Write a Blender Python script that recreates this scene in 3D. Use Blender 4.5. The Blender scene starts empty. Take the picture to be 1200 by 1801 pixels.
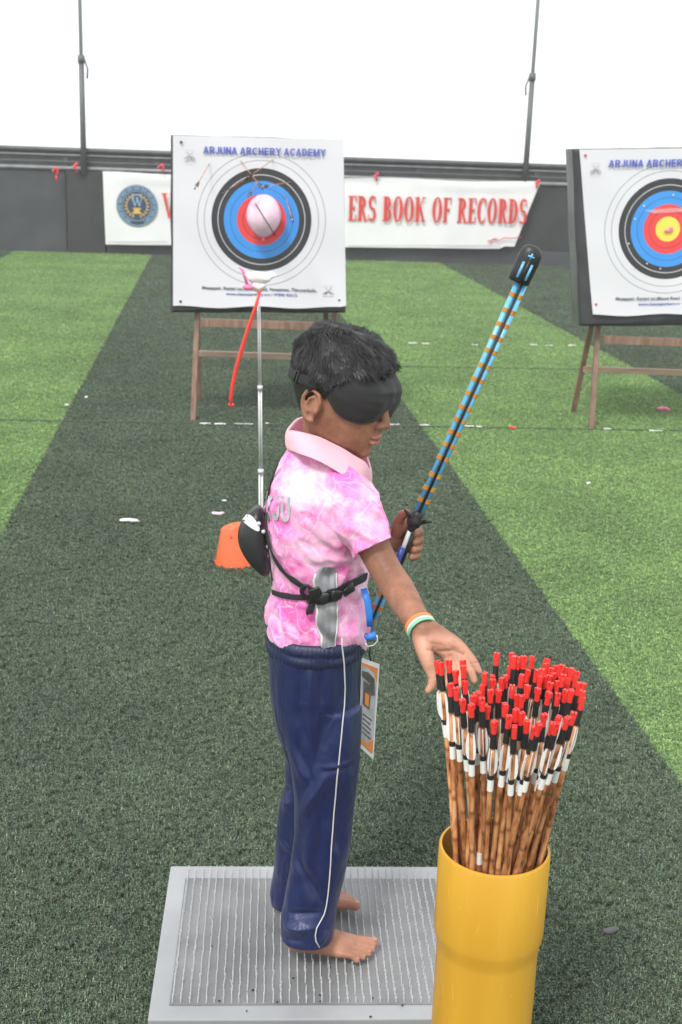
import bpy, bmesh, math, random
import numpy as np
from mathutils import Vector, Matrix, noise
from mathutils.bvhtree import BVHTree
random.seed(7); np.random.seed(7)
S = bpy.context.scene; C = S.collection

# ------------------------------------------------------------------ camera
CAMH = 1.6; FPX = 2187.0; PITCH = math.radians(16.46); ROLL = math.radians(2.0)
_f = Vector((0, math.cos(PITCH), -math.sin(PITCH))); _u = Vector((0, math.sin(PITCH), math.cos(PITCH))); _r = Vector((1, 0, 0))
_r2 = _r*math.cos(ROLL)+_u*math.sin(ROLL); _u2 = _u*math.cos(ROLL)-_r*math.sin(ROLL)
CAMP = Vector((0, 0, CAMH))
cam = bpy.data.cameras.new('camera'); camo = bpy.data.objects.new('camera', cam); C.objects.link(camo)
camo.matrix_world = Matrix.Translation(CAMP) @ Matrix((_r2, _u2, -_f)).transposed().to_4x4()
cam.sensor_fit = 'VERTICAL'; cam.sensor_height = 36; cam.lens = 36*FPX/1801
cam.clip_start = 0.05; cam.clip_end = 3000
cam.dof.use_dof = True; cam.dof.focus_distance = 2.15; cam.dof.aperture_fstop = 10
S.camera = camo
# ------------------------------------------------------------------ sky, sun, exposure
w = bpy.data.worlds.new('World'); S.world = w; w.use_nodes = True
nt = w.node_tree; bg = nt.nodes['Background']
sky = nt.nodes.new('ShaderNodeTexSky'); sky.sky_type = 'NISHITA'; sky.sun_disc = False
SUN_EL = math.radians(52); SUN_ROT = math.radians(205)
sky.sun_elevation = SUN_EL; sky.sun_rotation = SUN_ROT; sky.air_density = 1.0; sky.dust_density = 1.0; sky.ozone_density = 1.0
hs = nt.nodes.new('ShaderNodeHueSaturation'); hs.inputs['Saturation'].default_value = 0.12
cl = nt.nodes.new('ShaderNodeMix'); cl.data_type = 'RGBA'; cl.inputs['Factor'].default_value = 0.85      # bright even cloud deck over most of the sky
cl.inputs['B'].default_value = (7.7, 7.85, 8.0, 1)
nt.links.new(sky.outputs[0], hs.inputs['Color']); nt.links.new(hs.outputs[0], cl.inputs['A']); nt.links.new(cl.outputs['Result'], bg.inputs['Color'])
bg.inputs['Strength'].default_value = 0.15
sd = bpy.data.lights.new('sun', 'SUN'); sd.energy = 2.1; sd.angle = math.radians(12); sd.color = (1, .97, .92)
so = bpy.data.objects.new('sun', sd); C.objects.link(so)
sdir = Vector((math.sin(SUN_ROT)*math.cos(SUN_EL), math.cos(SUN_ROT)*math.cos(SUN_EL), math.sin(SUN_EL)))
so.rotation_euler = sdir.to_track_quat('Z', 'Y').to_euler(); so.location = (0, 0, 20)
S.view_settings.view_transform = 'Standard'; S.view_settings.look = 'None'; S.view_settings.gamma = 1
S.view_settings.use_curve_mapping = False
S.view_settings.exposure = 0.42

# ------------------------------------------------------------------ helpers
def ray(x, y): return _f + _r2*((x-600)/FPX) + _u2*((900.5-y)/FPX)
def W(x, y, Y): d = ray(x, y); return CAMP + d*(Y/d.y)          # a measured point at distance Y along the ground
def G(x, y, z=0.): d = ray(x, y); return CAMP + d*((z-CAMH)/d.z)  # a measured point at height z

class MB:
    def __init__(s): s.v = []; s.f = []; s.m = []
    def add(s, vs, fs, mi=0):
        o = len(s.v); s.v += [tuple(p) for p in vs]; s.f += [tuple(i+o for i in f) for f in fs]; s.m += [mi]*len(fs)
    def box(s, c, h, R=None, mi=0):
        c = Vector(c); vs = []
        for a in (-1, 1):
            for b in (-1, 1):
                for d in (-1, 1):
                    p = Vector((a*h[0], b*h[1], d*h[2])); vs.append(c+(R@p if R else p))
        s.add(vs, [(0,1,3,2),(4,6,7,5),(0,4,5,1),(2,3,7,6),(0,2,6,4),(1,5,7,3)], mi)
    def ell(s, c, r, R=None, n=20, m=12, mi=0):
        c = Vector(c); vs = []; fs = []
        if not hasattr(r, '__len__'): r = (r, r, r)
        vs.append(c+(R@Vector((0,0,r[2])) if R else Vector((0,0,r[2]))))
        for i in range(1, m):
            t = math.pi*i/m
            for j in range(n):
                a = 2*math.pi*j/n
                p = Vector((r[0]*math.sin(t)*math.cos(a), r[1]*math.sin(t)*math.sin(a), r[2]*math.cos(t)))
                vs.append(c+(R@p if R else p))
        vs.append(c+(R@Vector((0,0,-r[2])) if R else Vector((0,0,-r[2]))))
        for j in range(n):
            fs.append((0, 1+j, 1+(j+1) % n)); L = len(vs)-1; b = 1+(m-2)*n
            fs.append((L, b+(j+1) % n, b+j))
            for i in range(m-2): a0 = 1+i*n; fs.append((a0+j, a0+n+j, a0+n+(j+1) % n, a0+(j+1) % n))
        s.add(vs, fs, mi)
    def rings(s, R, cap=True, mi=0, closed=False):
        n = len(R[0]); vs = [p for r in R for p in r]; fs = []; k = len(R)
        for i in range(k if closed else k-1):
            i2 = (i+1) % k
            for j in range(n): fs.append((i*n+j, i*n+(j+1) % n, i2*n+(j+1) % n, i2*n+j))
        if cap and not closed: fs.append(tuple(range(n))[::-1]); fs.append(tuple((k-1)*n+j for j in range(n)))
        s.add(vs, fs, mi)
    def tube(s, P, r, n=10, cap=True, mi=0, flat=None, up=None):
        """P points, r radius or radii; flat=(a,b) makes an oval/strap section with its wide side along up"""
        P = [Vector(p) for p in P]; k = len(P)
        if not hasattr(r, '__len__'): r = [r]*k
        prev = None; R = []
        for i in range(k):
            t = (P[min(i+1, k-1)]-P[max(i-1, 0)]).normalized()
            if up is not None: q = Vector(up[i]) if isinstance(up, list) else Vector(up)
            else: q = prev if prev else (Vector((0,0,1)) if abs(t.z) < .9 else Vector((1,0,0)))
            a = (q-t*q.dot(t)).normalized(); b = t.cross(a); prev = a
            fa, fb = flat if flat else (1, 1)
            R.append([P[i]+(a*math.cos(2*math.pi*j/n)*fa+b*math.sin(2*math.pi*j/n)*fb)*r[i] for j in range(n)])
        s.rings(R, cap, mi)
    def chain(s, P, r, n=14):
        """overlapping spheres and cones, for voxel union"""
        for p, q in zip(P, r): s.ell(p, q, n=n, m=10)
        for i in range(len(P)-1): s.tube([P[i], P[i+1]], [r[i], r[i+1]], n=n)
    def lathe(s, prof, c=(0,0,0), n=32, mi=0, cap=False):
        c = Vector(c)
        s.rings([[c+Vector((r*math.cos(2*math.pi*j/n), r*math.sin(2*math.pi*j/n), z)) for j in range(n)] for r, z in prof], cap, mi)
    def prism(s, pts, o, ux, uy, un, t, mi=0):
        """flat polygon pts (2D) with thickness t along un"""
        n = len(pts); a = [o+ux*x+uy*y for x, y in pts]; b = [p+un*t for p in a]
        s.add(a+b, [tuple(range(n))[::-1], tuple(range(n, 2*n))]+[(i, (i+1) % n, n+(i+1) % n, n+i) for i in range(n)], mi)
    def mesh(s, name, off=Vector((0,0,0)), smooth=True):
        me = bpy.data.meshes.new(name); off = Vector(off)
        me.from_pydata([tuple(Vector(p)-off) for p in s.v], [], s.f)
        me.update()
        if smooth: me.polygons.foreach_set('use_smooth', [True]*len(me.polygons))
        return me

def recalc(me):
    bm = bmesh.new(); bm.from_mesh(me); bmesh.ops.recalc_face_normals(bm, faces=bm.faces); bm.to_mesh(me); bm.free(); me.update()
def link(name, me, mats, parent=None, label=None, cat=None, group=None, kind=None):
    o = bpy.data.objects.new(name, me); C.objects.link(o)
    if mats is not None and not me.materials:
        for m in (mats if isinstance(mats, (list, tuple)) else [mats]): me.materials.append(m)
    if parent: o.parent = parent
    if label: o['label'] = label
    if cat: o['category'] = cat
    if group: o['group'] = group
    if kind: o['kind'] = kind
    return o
def build(mb, name, mats, parent=None, smooth=True, angle=None, bevel=0, fix=True, **kw):
    off = parent.matrix_basis.translation if parent and parent.parent is None else (parent['_off'] if parent and '_off' in parent else Vector((0,0,0)))
    off = Vector(off)
    me = mb.mesh(name, off, smooth)
    if fix: recalc(me)
    if len(set(mb.m)) > 1: me.polygons.foreach_set('material_index', mb.m)
    if smooth and angle: me.set_sharp_from_angle(angle=math.radians(angle))
    o = link(name, me, mats, parent, **kw)
    if parent: o['_off'] = list(off)
    if bevel:
        b = o.modifiers.new('bevel', 'BEVEL'); b.width = bevel; b.segments = 2; b.limit_method = 'ANGLE'; b.angle_limit = .6
    return o
def empty(name, loc, label, cat, group=None):
    o = bpy.data.objects.new(name, None); C.objects.link(o); o.location = loc; o.empty_display_size = .05
    o['label'] = label; o['category'] = cat
    if group: o['group'] = group
    return o
def evalmesh(me, mods):
    o = bpy.data.objects.new('tmp', me); C.objects.link(o)
    for t, kw in mods:
        m = o.modifiers.new('m', t)
        for k, v in kw.items(): setattr(m, k, v)
    dg = bpy.context.evaluated_depsgraph_get(); dg.update()
    out = bpy.data.meshes.new_from_object(o.evaluated_get(dg)); bpy.data.objects.remove(o)
    out.materials.clear(); return out
def voxel(mb, name, vs, smooth_it=6, fac=.5):
    me = mb.mesh(name); recalc(me)
    out = evalmesh(me, [('REMESH', dict(mode='VOXEL', voxel_size=vs)), ('SMOOTH', dict(factor=fac, iterations=smooth_it))])
    out.polygons.foreach_set('use_smooth', [True]*len(out.polygons)); out.name = name; return out
def coords(me):
    a = np.empty(len(me.vertices)*3, 'f'); me.vertices.foreach_get('co', a); return a.reshape(-1, 3)
def setco(me, a): me.vertices.foreach_set('co', a.astype('f').ravel()); me.update()
def normals(me):
    a = np.empty(len(me.vertices)*3, 'f'); me.vertices.foreach_get('normal', a); return a.reshape(-1, 3)
def shift(me, off): a = coords(me); a -= np.array(off); setco(me, a)
def bvh(me): return BVHTree.FromPolygons([v.co.copy() for v in me.vertices], [tuple(p.vertices) for p in me.polygons])

# ------------------------------------------------------------------ materials
def mat(name, col, rough=.6, metal=0, spec=.5, var=0., vscale=8, bump=0., bscale=60, col2=None, sheen=0, coat=0, sss=0, wave=None):
    m = bpy.data.materials.new(name); m.use_nodes = True; n = m.node_tree.nodes; L = m.node_tree.links
    b = n['Principled BSDF']; b.inputs['Base Color'].default_value = (*col, 1); b.inputs['Roughness'].default_value = rough
    b.inputs['Metallic'].default_value = metal; b.inputs['Specular IOR Level'].default_value = spec
    b.inputs['Sheen Weight'].default_value = sheen; b.inputs['Coat Weight'].default_value = coat
    if sss: b.inputs['Subsurface Weight'].default_value = sss; b.inputs['Subsurface Radius'].default_value = (.006,.003,.0015); b.inputs['Subsurface Scale'].default_value = 1
    tc = n.new('ShaderNodeTexCoord')
    if var or col2:
        no = n.new('ShaderNodeTexNoise'); no.inputs['Scale'].default_value = vscale; no.inputs['Detail'].default_value = 5
        mp = n.new('ShaderNodeMapping'); L.new(tc.outputs['Object'], mp.inputs[0]); L.new(mp.outputs[0], no.inputs['Vector'])
        if wave: mp.inputs['Scale'].default_value = wave
        cr = n.new('ShaderNodeValToRGB'); cr.color_ramp.elements[0].position = .32; cr.color_ramp.elements[1].position = .68
        c2 = col2 if col2 else tuple(min(1, c*(1+var)) for c in col); c1 = col if col2 else tuple(c*(1-var) for c in col)
        cr.color_ramp.elements[0].color = (*c1, 1); cr.color_ramp.elements[1].color = (*c2, 1)
        L.new(no.outputs['Fac'], cr.inputs[0]); L.new(cr.outputs[0], b.inputs['Base Color'])
    if bump:
        n2 = n.new('ShaderNodeTexNoise'); n2.inputs['Scale'].default_value = bscale; n2.inputs['Detail'].default_value = 4
        bp = n.new('ShaderNodeBump'); bp.inputs['Strength'].default_value = bump; bp.inputs['Distance'].default_value = .003
        L.new(tc.outputs['Object'], n2.inputs['Vector']); L.new(n2.outputs['Fac'], bp.inputs['Height']); L.new(bp.outputs[0], b.inputs['Normal'])
    m['b'] = 1
    return m
M = {}
M['black_plastic'] = mat('black_plastic', (.018,.018,.02), .38, var=.2)
M['black_rubber'] = mat('black_rubber', (.012,.012,.013), .45)
M['strap'] = mat('strap_webbing', (.016,.016,.018), .75, bump=.5, bscale=700)
M['mask'] = mat('mask_fabric', (.014,.014,.0155), .75, sheen=.08, bump=.15, bscale=500)
M['foam'] = mat('black_foam_cover', (.03,.031,.034), .5, var=.3, bump=.6, bscale=18)
M['foamgrey'] = mat('grey_plastic_cover', (.12,.12,.13), .4, var=.4, vscale=5, bump=.8, bscale=14)
M['wood'] = mat('brown_wood', (.15,.085,.055), .6, col2=(.28,.175,.125), vscale=6, wave=(6,6,1), bump=.2)
M['woodlight'] = mat('pale_wood', (.36,.24,.17), .6, col2=(.48,.34,.25), vscale=6, wave=(1,6,6))
M['wall'] = mat('charcoal_wall', (.05,.054,.06), .6, var=.18, vscale=3)
M['wallblack'] = mat('black_wall_panel', (.032,.032,.034), .6, var=.22, vscale=4)
M['rail'] = mat('grey_rail', (.075,.078,.082), .5, var=.2)
M['railpale'] = mat('pale_rail', (.22,.22,.23), .5, var=.2)
M['pole'] = mat('grey_pole', (.10,.105,.11), .5, var=.15)
M['poletop'] = mat('glare_grey_pole', (.42,.43,.44), .45)  # upper tube paler: sky glare put into its colour
M['cloth_white'] = mat('white_vinyl', (.74,.74,.75), .5, var=.03, vscale=3, bump=.2, bscale=6)
M['red_print'] = mat('red_print', (.62,.045,.035), .6, var=.1)
M['blue_print'] = mat('blue_print', (.06,.09,.42), .6)
M['dark_print'] = mat('dark_print', (.09,.09,.12), .6)
M['grey_print'] = mat('grey_print', (.30,.30,.32), .6)
M['red_tape'] = mat('red_tape', (.72,.05,.06), .5)
M['navy'] = mat('navy_print', (.03,.045,.10), .6)
M['gold'] = mat('gold_print', (.60,.42,.10), .5)
M['paleblue'] = mat('pale_blue_print', (.25,.42,.55), .5)
M['yellow_pipe'] = mat('yellow_pvc', (.53,.27,.018), .42, col2=(.62,.335,.03), vscale=14, wave=(1,1,.12), coat=.08)
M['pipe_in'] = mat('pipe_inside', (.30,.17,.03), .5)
M['steel'] = mat('steel_plate', (.31,.32,.33), .45, metal=.1, var=.14, vscale=5)
M['steeldark'] = mat('worn_steel', (.175,.18,.183), .5, metal=.1, var=.3, vscale=7)
M['nail'] = mat('nail_steel', (.58,.58,.59), .4, metal=.1)
M['chrome'] = mat('thin_steel_rod', (.62,.63,.64), .35, metal=.2)
M['orange'] = mat('orange_plastic', (.85,.13,.04), .4, var=.05)
M['orangelight'] = mat('orange_rim', (.9,.25,.13), .4)
M['red_rubber'] = mat('red_balloon_rubber', (.85,.04,.03), .35)
M['pink_rubber'] = mat('pink_balloon', (.86,.44,.62), .3, col2=(.88,.68,.78), vscale=5, coat=.3, sss=.3)
M['whitepink'] = mat('white_balloon_scrap', (.82,.78,.79), .3, coat=.2)
M['hotpink'] = mat('hot_pink_scrap', (.85,.18,.38), .35)
M['white'] = mat('white_plastic', (.80,.80,.80), .45)
M['navy_satin'] = mat('navy_satin', (.008,.016,.080), .40, metal=.12, spec=.5, var=.12, vscale=14, sheen=.05)
def clothbump(m, sc, dist, stren, fine):
    n = m.node_tree.nodes; L = m.node_tree.links; b = n['Principled BSDF']; tc = n.new('ShaderNodeTexCoord'); mp = n.new('ShaderNodeMapping'); mp.inputs['Scale'].default_value = sc; mp.inputs['Rotation'].default_value = (0, .35, 0)
    L.new(tc.outputs['Object'], mp.inputs[0]); n1 = n.new('ShaderNodeTexNoise'); n1.inputs['Scale'].default_value = 1; n1.inputs['Detail'].default_value = 3.5; n1.inputs['Roughness'].default_value = .45; n1.inputs['Distortion'].default_value = .8; L.new(mp.outputs[0], n1.inputs['Vector'])
    b1 = n.new('ShaderNodeBump'); b1.inputs['Strength'].default_value = stren; b1.inputs['Distance'].default_value = dist; L.new(n1.outputs['Fac'], b1.inputs['Height'])
    n2 = n.new('ShaderNodeTexNoise'); n2.inputs['Scale'].default_value = fine; n2.inputs['Detail'].default_value = 3; L.new(tc.outputs['Object'], n2.inputs['Vector'])
    b2 = n.new('ShaderNodeBump'); b2.inputs['Strength'].default_value = .12; b2.inputs['Distance'].default_value = .0012; L.new(n2.outputs['Fac'], b2.inputs['Height']); L.new(b1.outputs[0], b2.inputs['Normal']); L.new(b2.outputs[0], b.inputs['Normal'])
clothbump(M['navy_satin'], (26, 26, 11), .012, .55, 420)
M['navy_band'] = mat('navy_waistband', (.007,.013,.055), .48, sheen=.03)
M['piping'] = mat('white_piping', (.58,.58,.57), .6)
M['grey_satin'] = mat('grey_satin', (.27,.28,.30), .35, metal=.2, var=.25, vscale=20)
M['collar'] = mat('pale_pink_collar', (.80,.42,.50), .75, var=.04, sheen=.2, bump=.25, bscale=600)
M['grey_letter'] = mat('silver_letter', (.42,.42,.46), .5)
M['blue_tube'] = mat('sky_blue_tube', (.10,.36,.62), .3, col2=(.13,.46,.72), vscale=30, coat=.3)
M['bluedark'] = mat('deep_blue_wrap', (.02,.05,.28), .35)
M['wrap'] = mat('orange_wrap', (.50,.14,.025), .35, col2=(.42,.26,.03), vscale=40)
M['blue_lanyard'] = mat('blue_lanyard', (.03,.22,.75), .45)
M['card'] = mat('white_card', (.66,.66,.68), .35)
M['cardgrey'] = mat('card_print_grey', (.38,.38,.42), .4, var=.2, vscale=40)
M['carddark'] = mat('card_photo_dark', (.04,.045,.06), .35, col2=(.12,.10,.11), vscale=50)
M['cardorange'] = mat('card_orange', (.65,.22,.06), .4)
M['band_o'] = mat('orange_silicone', (.85,.20,.06), .5); M['band_w'] = mat('white_silicone', (.78,.78,.76), .5); M['band_g'] = mat('green_silicone', (.20,.50,.32), .5)
M['nail_skin'] = mat('fingernail', (.42,.22,.16), .4)
M['nock'] = mat('red_nock', (.80,.035,.03), .35, coat=.2)
M['wrapblack'] = mat('black_thread', (.012,.012,.013), .6)
M['feather'] = mat('white_feather', (.78,.78,.76), .7)
M['label'] = mat('white_paper_label', (.74,.73,.70), .6)
M['tape'] = mat('clear_tape', (.8,.8,.82), .12); M['tape'].node_tree.nodes['Principled BSDF'].inputs['Alpha'].default_value = .15
M['ground'] = mat('whiteout_ground', (.62,.62,.60), .9, var=.05)  # overexposed white beyond the wall, put into the ground colour
M['litter'] = mat('litter_white', (.8,.8,.78), .6)

def bamboo():
    m = mat('bamboo_shaft', (.3,.15,.07), .42, coat=.25); n = m.node_tree.nodes; L = m.node_tree.links; b = n['Principled BSDF']
    tc = n.new('ShaderNodeTexCoord'); oi = n.new('ShaderNodeObjectInfo'); ad = n.new('ShaderNodeVectorMath'); ad.operation = 'ADD'
    mp = n.new('ShaderNodeMapping'); mp.inputs['Scale'].default_value = (110, 110, 38)
    L.new(tc.outputs['Object'], mp.inputs[0]); L.new(mp.outputs[0], ad.inputs[0])
    mu = n.new('ShaderNodeMath'); mu.operation = 'MULTIPLY'; mu.inputs[1].default_value = 97; L.new(oi.outputs['Random'], mu.inputs[0]); L.new(mu.outputs[0], ad.inputs[1])
    no = n.new('ShaderNodeTexNoise'); no.inputs['Scale'].default_value = 1; no.inputs['Detail'].default_value = 4; L.new(ad.outputs[0], no.inputs['Vector'])
    cr = n.new('ShaderNodeValToRGB'); e = cr.color_ramp.elements; e[0].position = .3; e[0].color = (.10,.030,.010,1); e[1].position = .62; e[1].color = (.62,.32,.15,1)
    x = e.new(.45); x.color = (.42,.17,.065,1); L.new(no.outputs['Fac'], cr.inputs[0])
    mx = n.new('ShaderNodeMix'); mx.data_type = 'RGBA'; mx.blend_type = 'MULTIPLY'; mx.inputs['Factor'].default_value = .8
    cr2 = n.new('ShaderNodeValToRGB'); cr2.color_ramp.elements[0].color = (.6,.52,.45,1); cr2.color_ramp.elements[1].color = (1.25,1.15,1.05,1); L.new(oi.outputs['Random'], cr2.inputs[0])
    L.new(cr.outputs[0], mx.inputs['A']); L.new(cr2.outputs[0], mx.inputs['B'])
    sp = n.new('ShaderNodeSeparateXYZ'); L.new(tc.outputs['Object'], sp.inputs[0]); ma = n.new('ShaderNodeMath'); ma.operation = 'MULTIPLY_ADD'; ma.inputs[1].default_value = 15; L.new(sp.outputs['Z'], ma.inputs[0]); L.new(mu.outputs[0], ma.inputs[2])
    wob = n.new('ShaderNodeMath'); wob.operation = 'MULTIPLY_ADD'; wob.inputs[1].default_value = .12; L.new(no.outputs['Fac'], wob.inputs[0]); L.new(ma.outputs[0], wob.inputs[2])
    fr = n.new('ShaderNodeMath'); fr.operation = 'FRACT'; L.new(wob.outputs[0], fr.inputs[0]); rp = n.new('ShaderNodeValToRGB'); q = rp.color_ramp.elements; q[0].position = 0; q[0].color = (.28,.22,.2,1); q[1].position = .10; q[1].color = (1,1,1,1); y_ = q.new(.93); y_.color = (1,1,1,1); y2 = q.new(1.0); y2.color = (.28,.22,.2,1)
    L.new(fr.outputs[0], rp.inputs[0]); m3 = n.new('ShaderNodeMix'); m3.data_type = 'RGBA'; m3.blend_type = 'MULTIPLY'; m3.inputs['Factor'].default_value = .85; L.new(mx.outputs['Result'], m3.inputs['A']); L.new(rp.outputs[0], m3.inputs['B']); L.new(m3.outputs['Result'], b.inputs['Base Color'])
    return m
M['bamboo'] = bamboo()

def skin():
    m = mat('skin', (.3,.15,.1), .48, spec=.35, sss=.12); n = m.node_tree.nodes; L = m.node_tree.links; b = n['Principled BSDF']
    tc = n.new('ShaderNodeTexCoord'); no = n.new('ShaderNodeTexNoise'); no.inputs['Scale'].default_value = 16; no.inputs['Detail'].default_value = 9; no.inputs['Roughness'].default_value = .68
    L.new(tc.outputs['Object'], no.inputs['Vector'])
    cr = n.new('ShaderNodeValToRGB'); cr.color_ramp.elements[0].position = .35; cr.color_ramp.elements[1].position = .65
    cr.color_ramp.elements[0].color = (.20,.088,.053,1); cr.color_ramp.elements[1].color = (.37,.175,.110,1); L.new(no.outputs['Fac'], cr.inputs[0])
    at = n.new('ShaderNodeAttribute'); at.attribute_name = 'palm'
    at2 = n.new('ShaderNodeAttribute'); at2.attribute_name = 'lip'
    at3 = n.new('ShaderNodeAttribute'); at3.attribute_name = 'dark'
    a = n.new('ShaderNodeMix'); a.data_type = 'RGBA'; a.inputs['B'].default_value = (.60,.31,.215,1)
    c = n.new('ShaderNodeMix'); c.data_type = 'RGBA'; c.inputs['B'].default_value = (.46,.17,.14,1)
    d = n.new('ShaderNodeMix'); d.data_type = 'RGBA'; d.inputs['B'].default_value = (.14,.062,.038,1)
    L.new(cr.outputs[0], a.inputs['A']); L.new(at.outputs['Fac'], a.inputs['Factor'])
    L.new(a.outputs['Result'], c.inputs['A']); L.new(at2.outputs['Fac'], c.inputs['Factor'])
    L.new(c.outputs['Result'], d.inputs['A']); L.new(at3.outputs['Fac'], d.inputs['Factor'])
    L.new(d.outputs['Result'], b.inputs['Base Color'])
    n2 = n.new('ShaderNodeTexNoise'); n2.inputs['Scale'].default_value = 200; n2.inputs['Detail'].default_value = 6
    bp = n.new('ShaderNodeBump'); bp.inputs['Strength'].default_value = .5; bp.inputs['Distance'].default_value = .001
    L.new(tc.outputs['Object'], n2.inputs['Vector']); L.new(n2.outputs['Fac'], bp.inputs['Height']); L.new(bp.outputs[0], b.inputs['Normal'])
    return m
M['skin'] = skin()

def tiedye():
    m = mat('pink_tie_dye', (.8,.3,.6), .7, sheen=.2); n = m.node_tree.nodes; L = m.node_tree.links; b = n['Principled BSDF']
    tc = n.new('ShaderNodeTexCoord')
    no = n.new('ShaderNodeTexNoise'); no.inputs['Scale'].default_value = 13; no.inputs['Detail'].default_value = 6; no.inputs['Roughness'].default_value = .62
    L.new(tc.outputs['Object'], no.inputs['Vector'])
    cr = n.new('ShaderNodeValToRGB'); e = cr.color_ramp.elements
    e[0].position = .36; e[0].color = (.84,.56,.71,1); e[1].position = .62; e[1].color = (.77,.13,.44,1)
    x = e.new(.49); x.color = (.80,.34,.57,1); L.new(no.outputs['Fac'], cr.inputs[0])
    # pale lightning-like veins
    n3 = n.new('ShaderNodeTexNoise'); n3.inputs['Scale'].default_value = 9; n3.inputs['Detail'].default_value = 3
    L.new(tc.outputs['Object'], n3.inputs['Vector'])
    vm = n.new('ShaderNodeVectorMath'); vm.operation = 'MULTIPLY_ADD'; vm.inputs[1].default_value = (.09,.09,.09)
    L.new(n3.outputs['Color'], vm.inputs[0]); L.new(tc.outputs['Object'], vm.inputs[2])
    def veins(scale, w0, amt, prev):
        vo = n.new('ShaderNodeTexVoronoi'); vo.feature = 'DISTANCE_TO_EDGE'; vo.inputs['Scale'].default_value = scale; L.new(vm.outputs[0], vo.inputs['Vector'])
        r = n.new('ShaderNodeMapRange'); r.inputs['From Min'].default_value = 0; r.inputs['From Max'].default_value = w0; r.inputs['To Min'].default_value = amt; r.inputs['To Max'].default_value = 0
        L.new(vo.outputs['Distance'], r.inputs['Value'])
        mx = n.new('ShaderNodeMix'); mx.data_type = 'RGBA'; mx.inputs['B'].default_value = (.86,.66,.80,1)
        L.new(r.outputs[0], mx.inputs['Factor']); L.new(prev, mx.inputs['A']); return mx.outputs['Result']
    o = veins(17, .032, .5, cr.outputs[0]); o = veins(38, .05, .25, o)
    L.new(o, b.inputs['Base Color'])
    n2 = n.new('ShaderNodeTexNoise'); n2.inputs['Scale'].default_value = 35; n2.inputs['Detail'].default_value = 3
    bp = n.new('ShaderNodeBump'); bp.inputs['Strength'].default_value = .35; bp.inputs['Distance'].default_value = .004
    L.new(tc.outputs['Object'], n2.inputs['Vector']); L.new(n2.outputs['Fac'], bp.inputs['Height']); L.new(bp.outputs[0], b.inputs['Normal'])
    return m
M['shirt'] = tiedye()

def targetmat(name, yellow=True):
    m = mat(name, (.8,.8,.8), .45, bump=.25, bscale=5); n = m.node_tree.nodes; L = m.node_tree.links; b = n['Principled BSDF']
    tc = n.new('ShaderNodeTexCoord'); sp = n.new('ShaderNodeSeparateXYZ'); L.new(tc.outputs['Object'], sp.inputs[0])
    cb = n.new('ShaderNodeCombineXYZ'); L.new(sp.outputs['X'], cb.inputs[0]); L.new(sp.outputs['Z'], cb.inputs[2])
    ln = n.new('ShaderNodeVectorMath'); ln.operation = 'LENGTH'; L.new(cb.outputs[0], ln.inputs[0])
    cr = n.new('ShaderNodeValToRGB'); cr.color_ramp.interpolation = 'CONSTANT'
    Wt = (.60,.60,.63); K = (.022,.022,.025); B = (.035,.25,.66); Rr = (.70,.05,.05); Yl = (.80,.62,.08); g = (.22,.22,.24)
    st = [(0, Yl), (.033, (.6,.45,.06)), (.035, Yl), (.068, Rr), (.104, (.35,.02,.02)), (.106, Rr), (.14, B), (.175, (.02,.12,.36)), (.177, B),
          (.212, K), (.2455, Wt), (.249, K), (.283, Wt), (.3215, g), (.325, Wt), (.3605, g), (.364, Wt)]
    el = cr.color_ramp.elements; el[0].position = 0; el[0].color = (*st[0][1], 1); el[1].position = st[1][0]; el[1].color = (*st[1][1], 1)
    for p, c in st[2:]: q = el.new(p); q.color = (*c, 1)
    L.new(ln.outputs['Value'], cr.inputs[0]); L.new(cr.outputs[0], b.inputs['Base Color']); return m
M['target'] = targetmat('target_print')

def hairmat():
    m = mat('black_hair', (.013,.012,.013), .48, spec=.45); return m
M['hair'] = hairmat()

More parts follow.
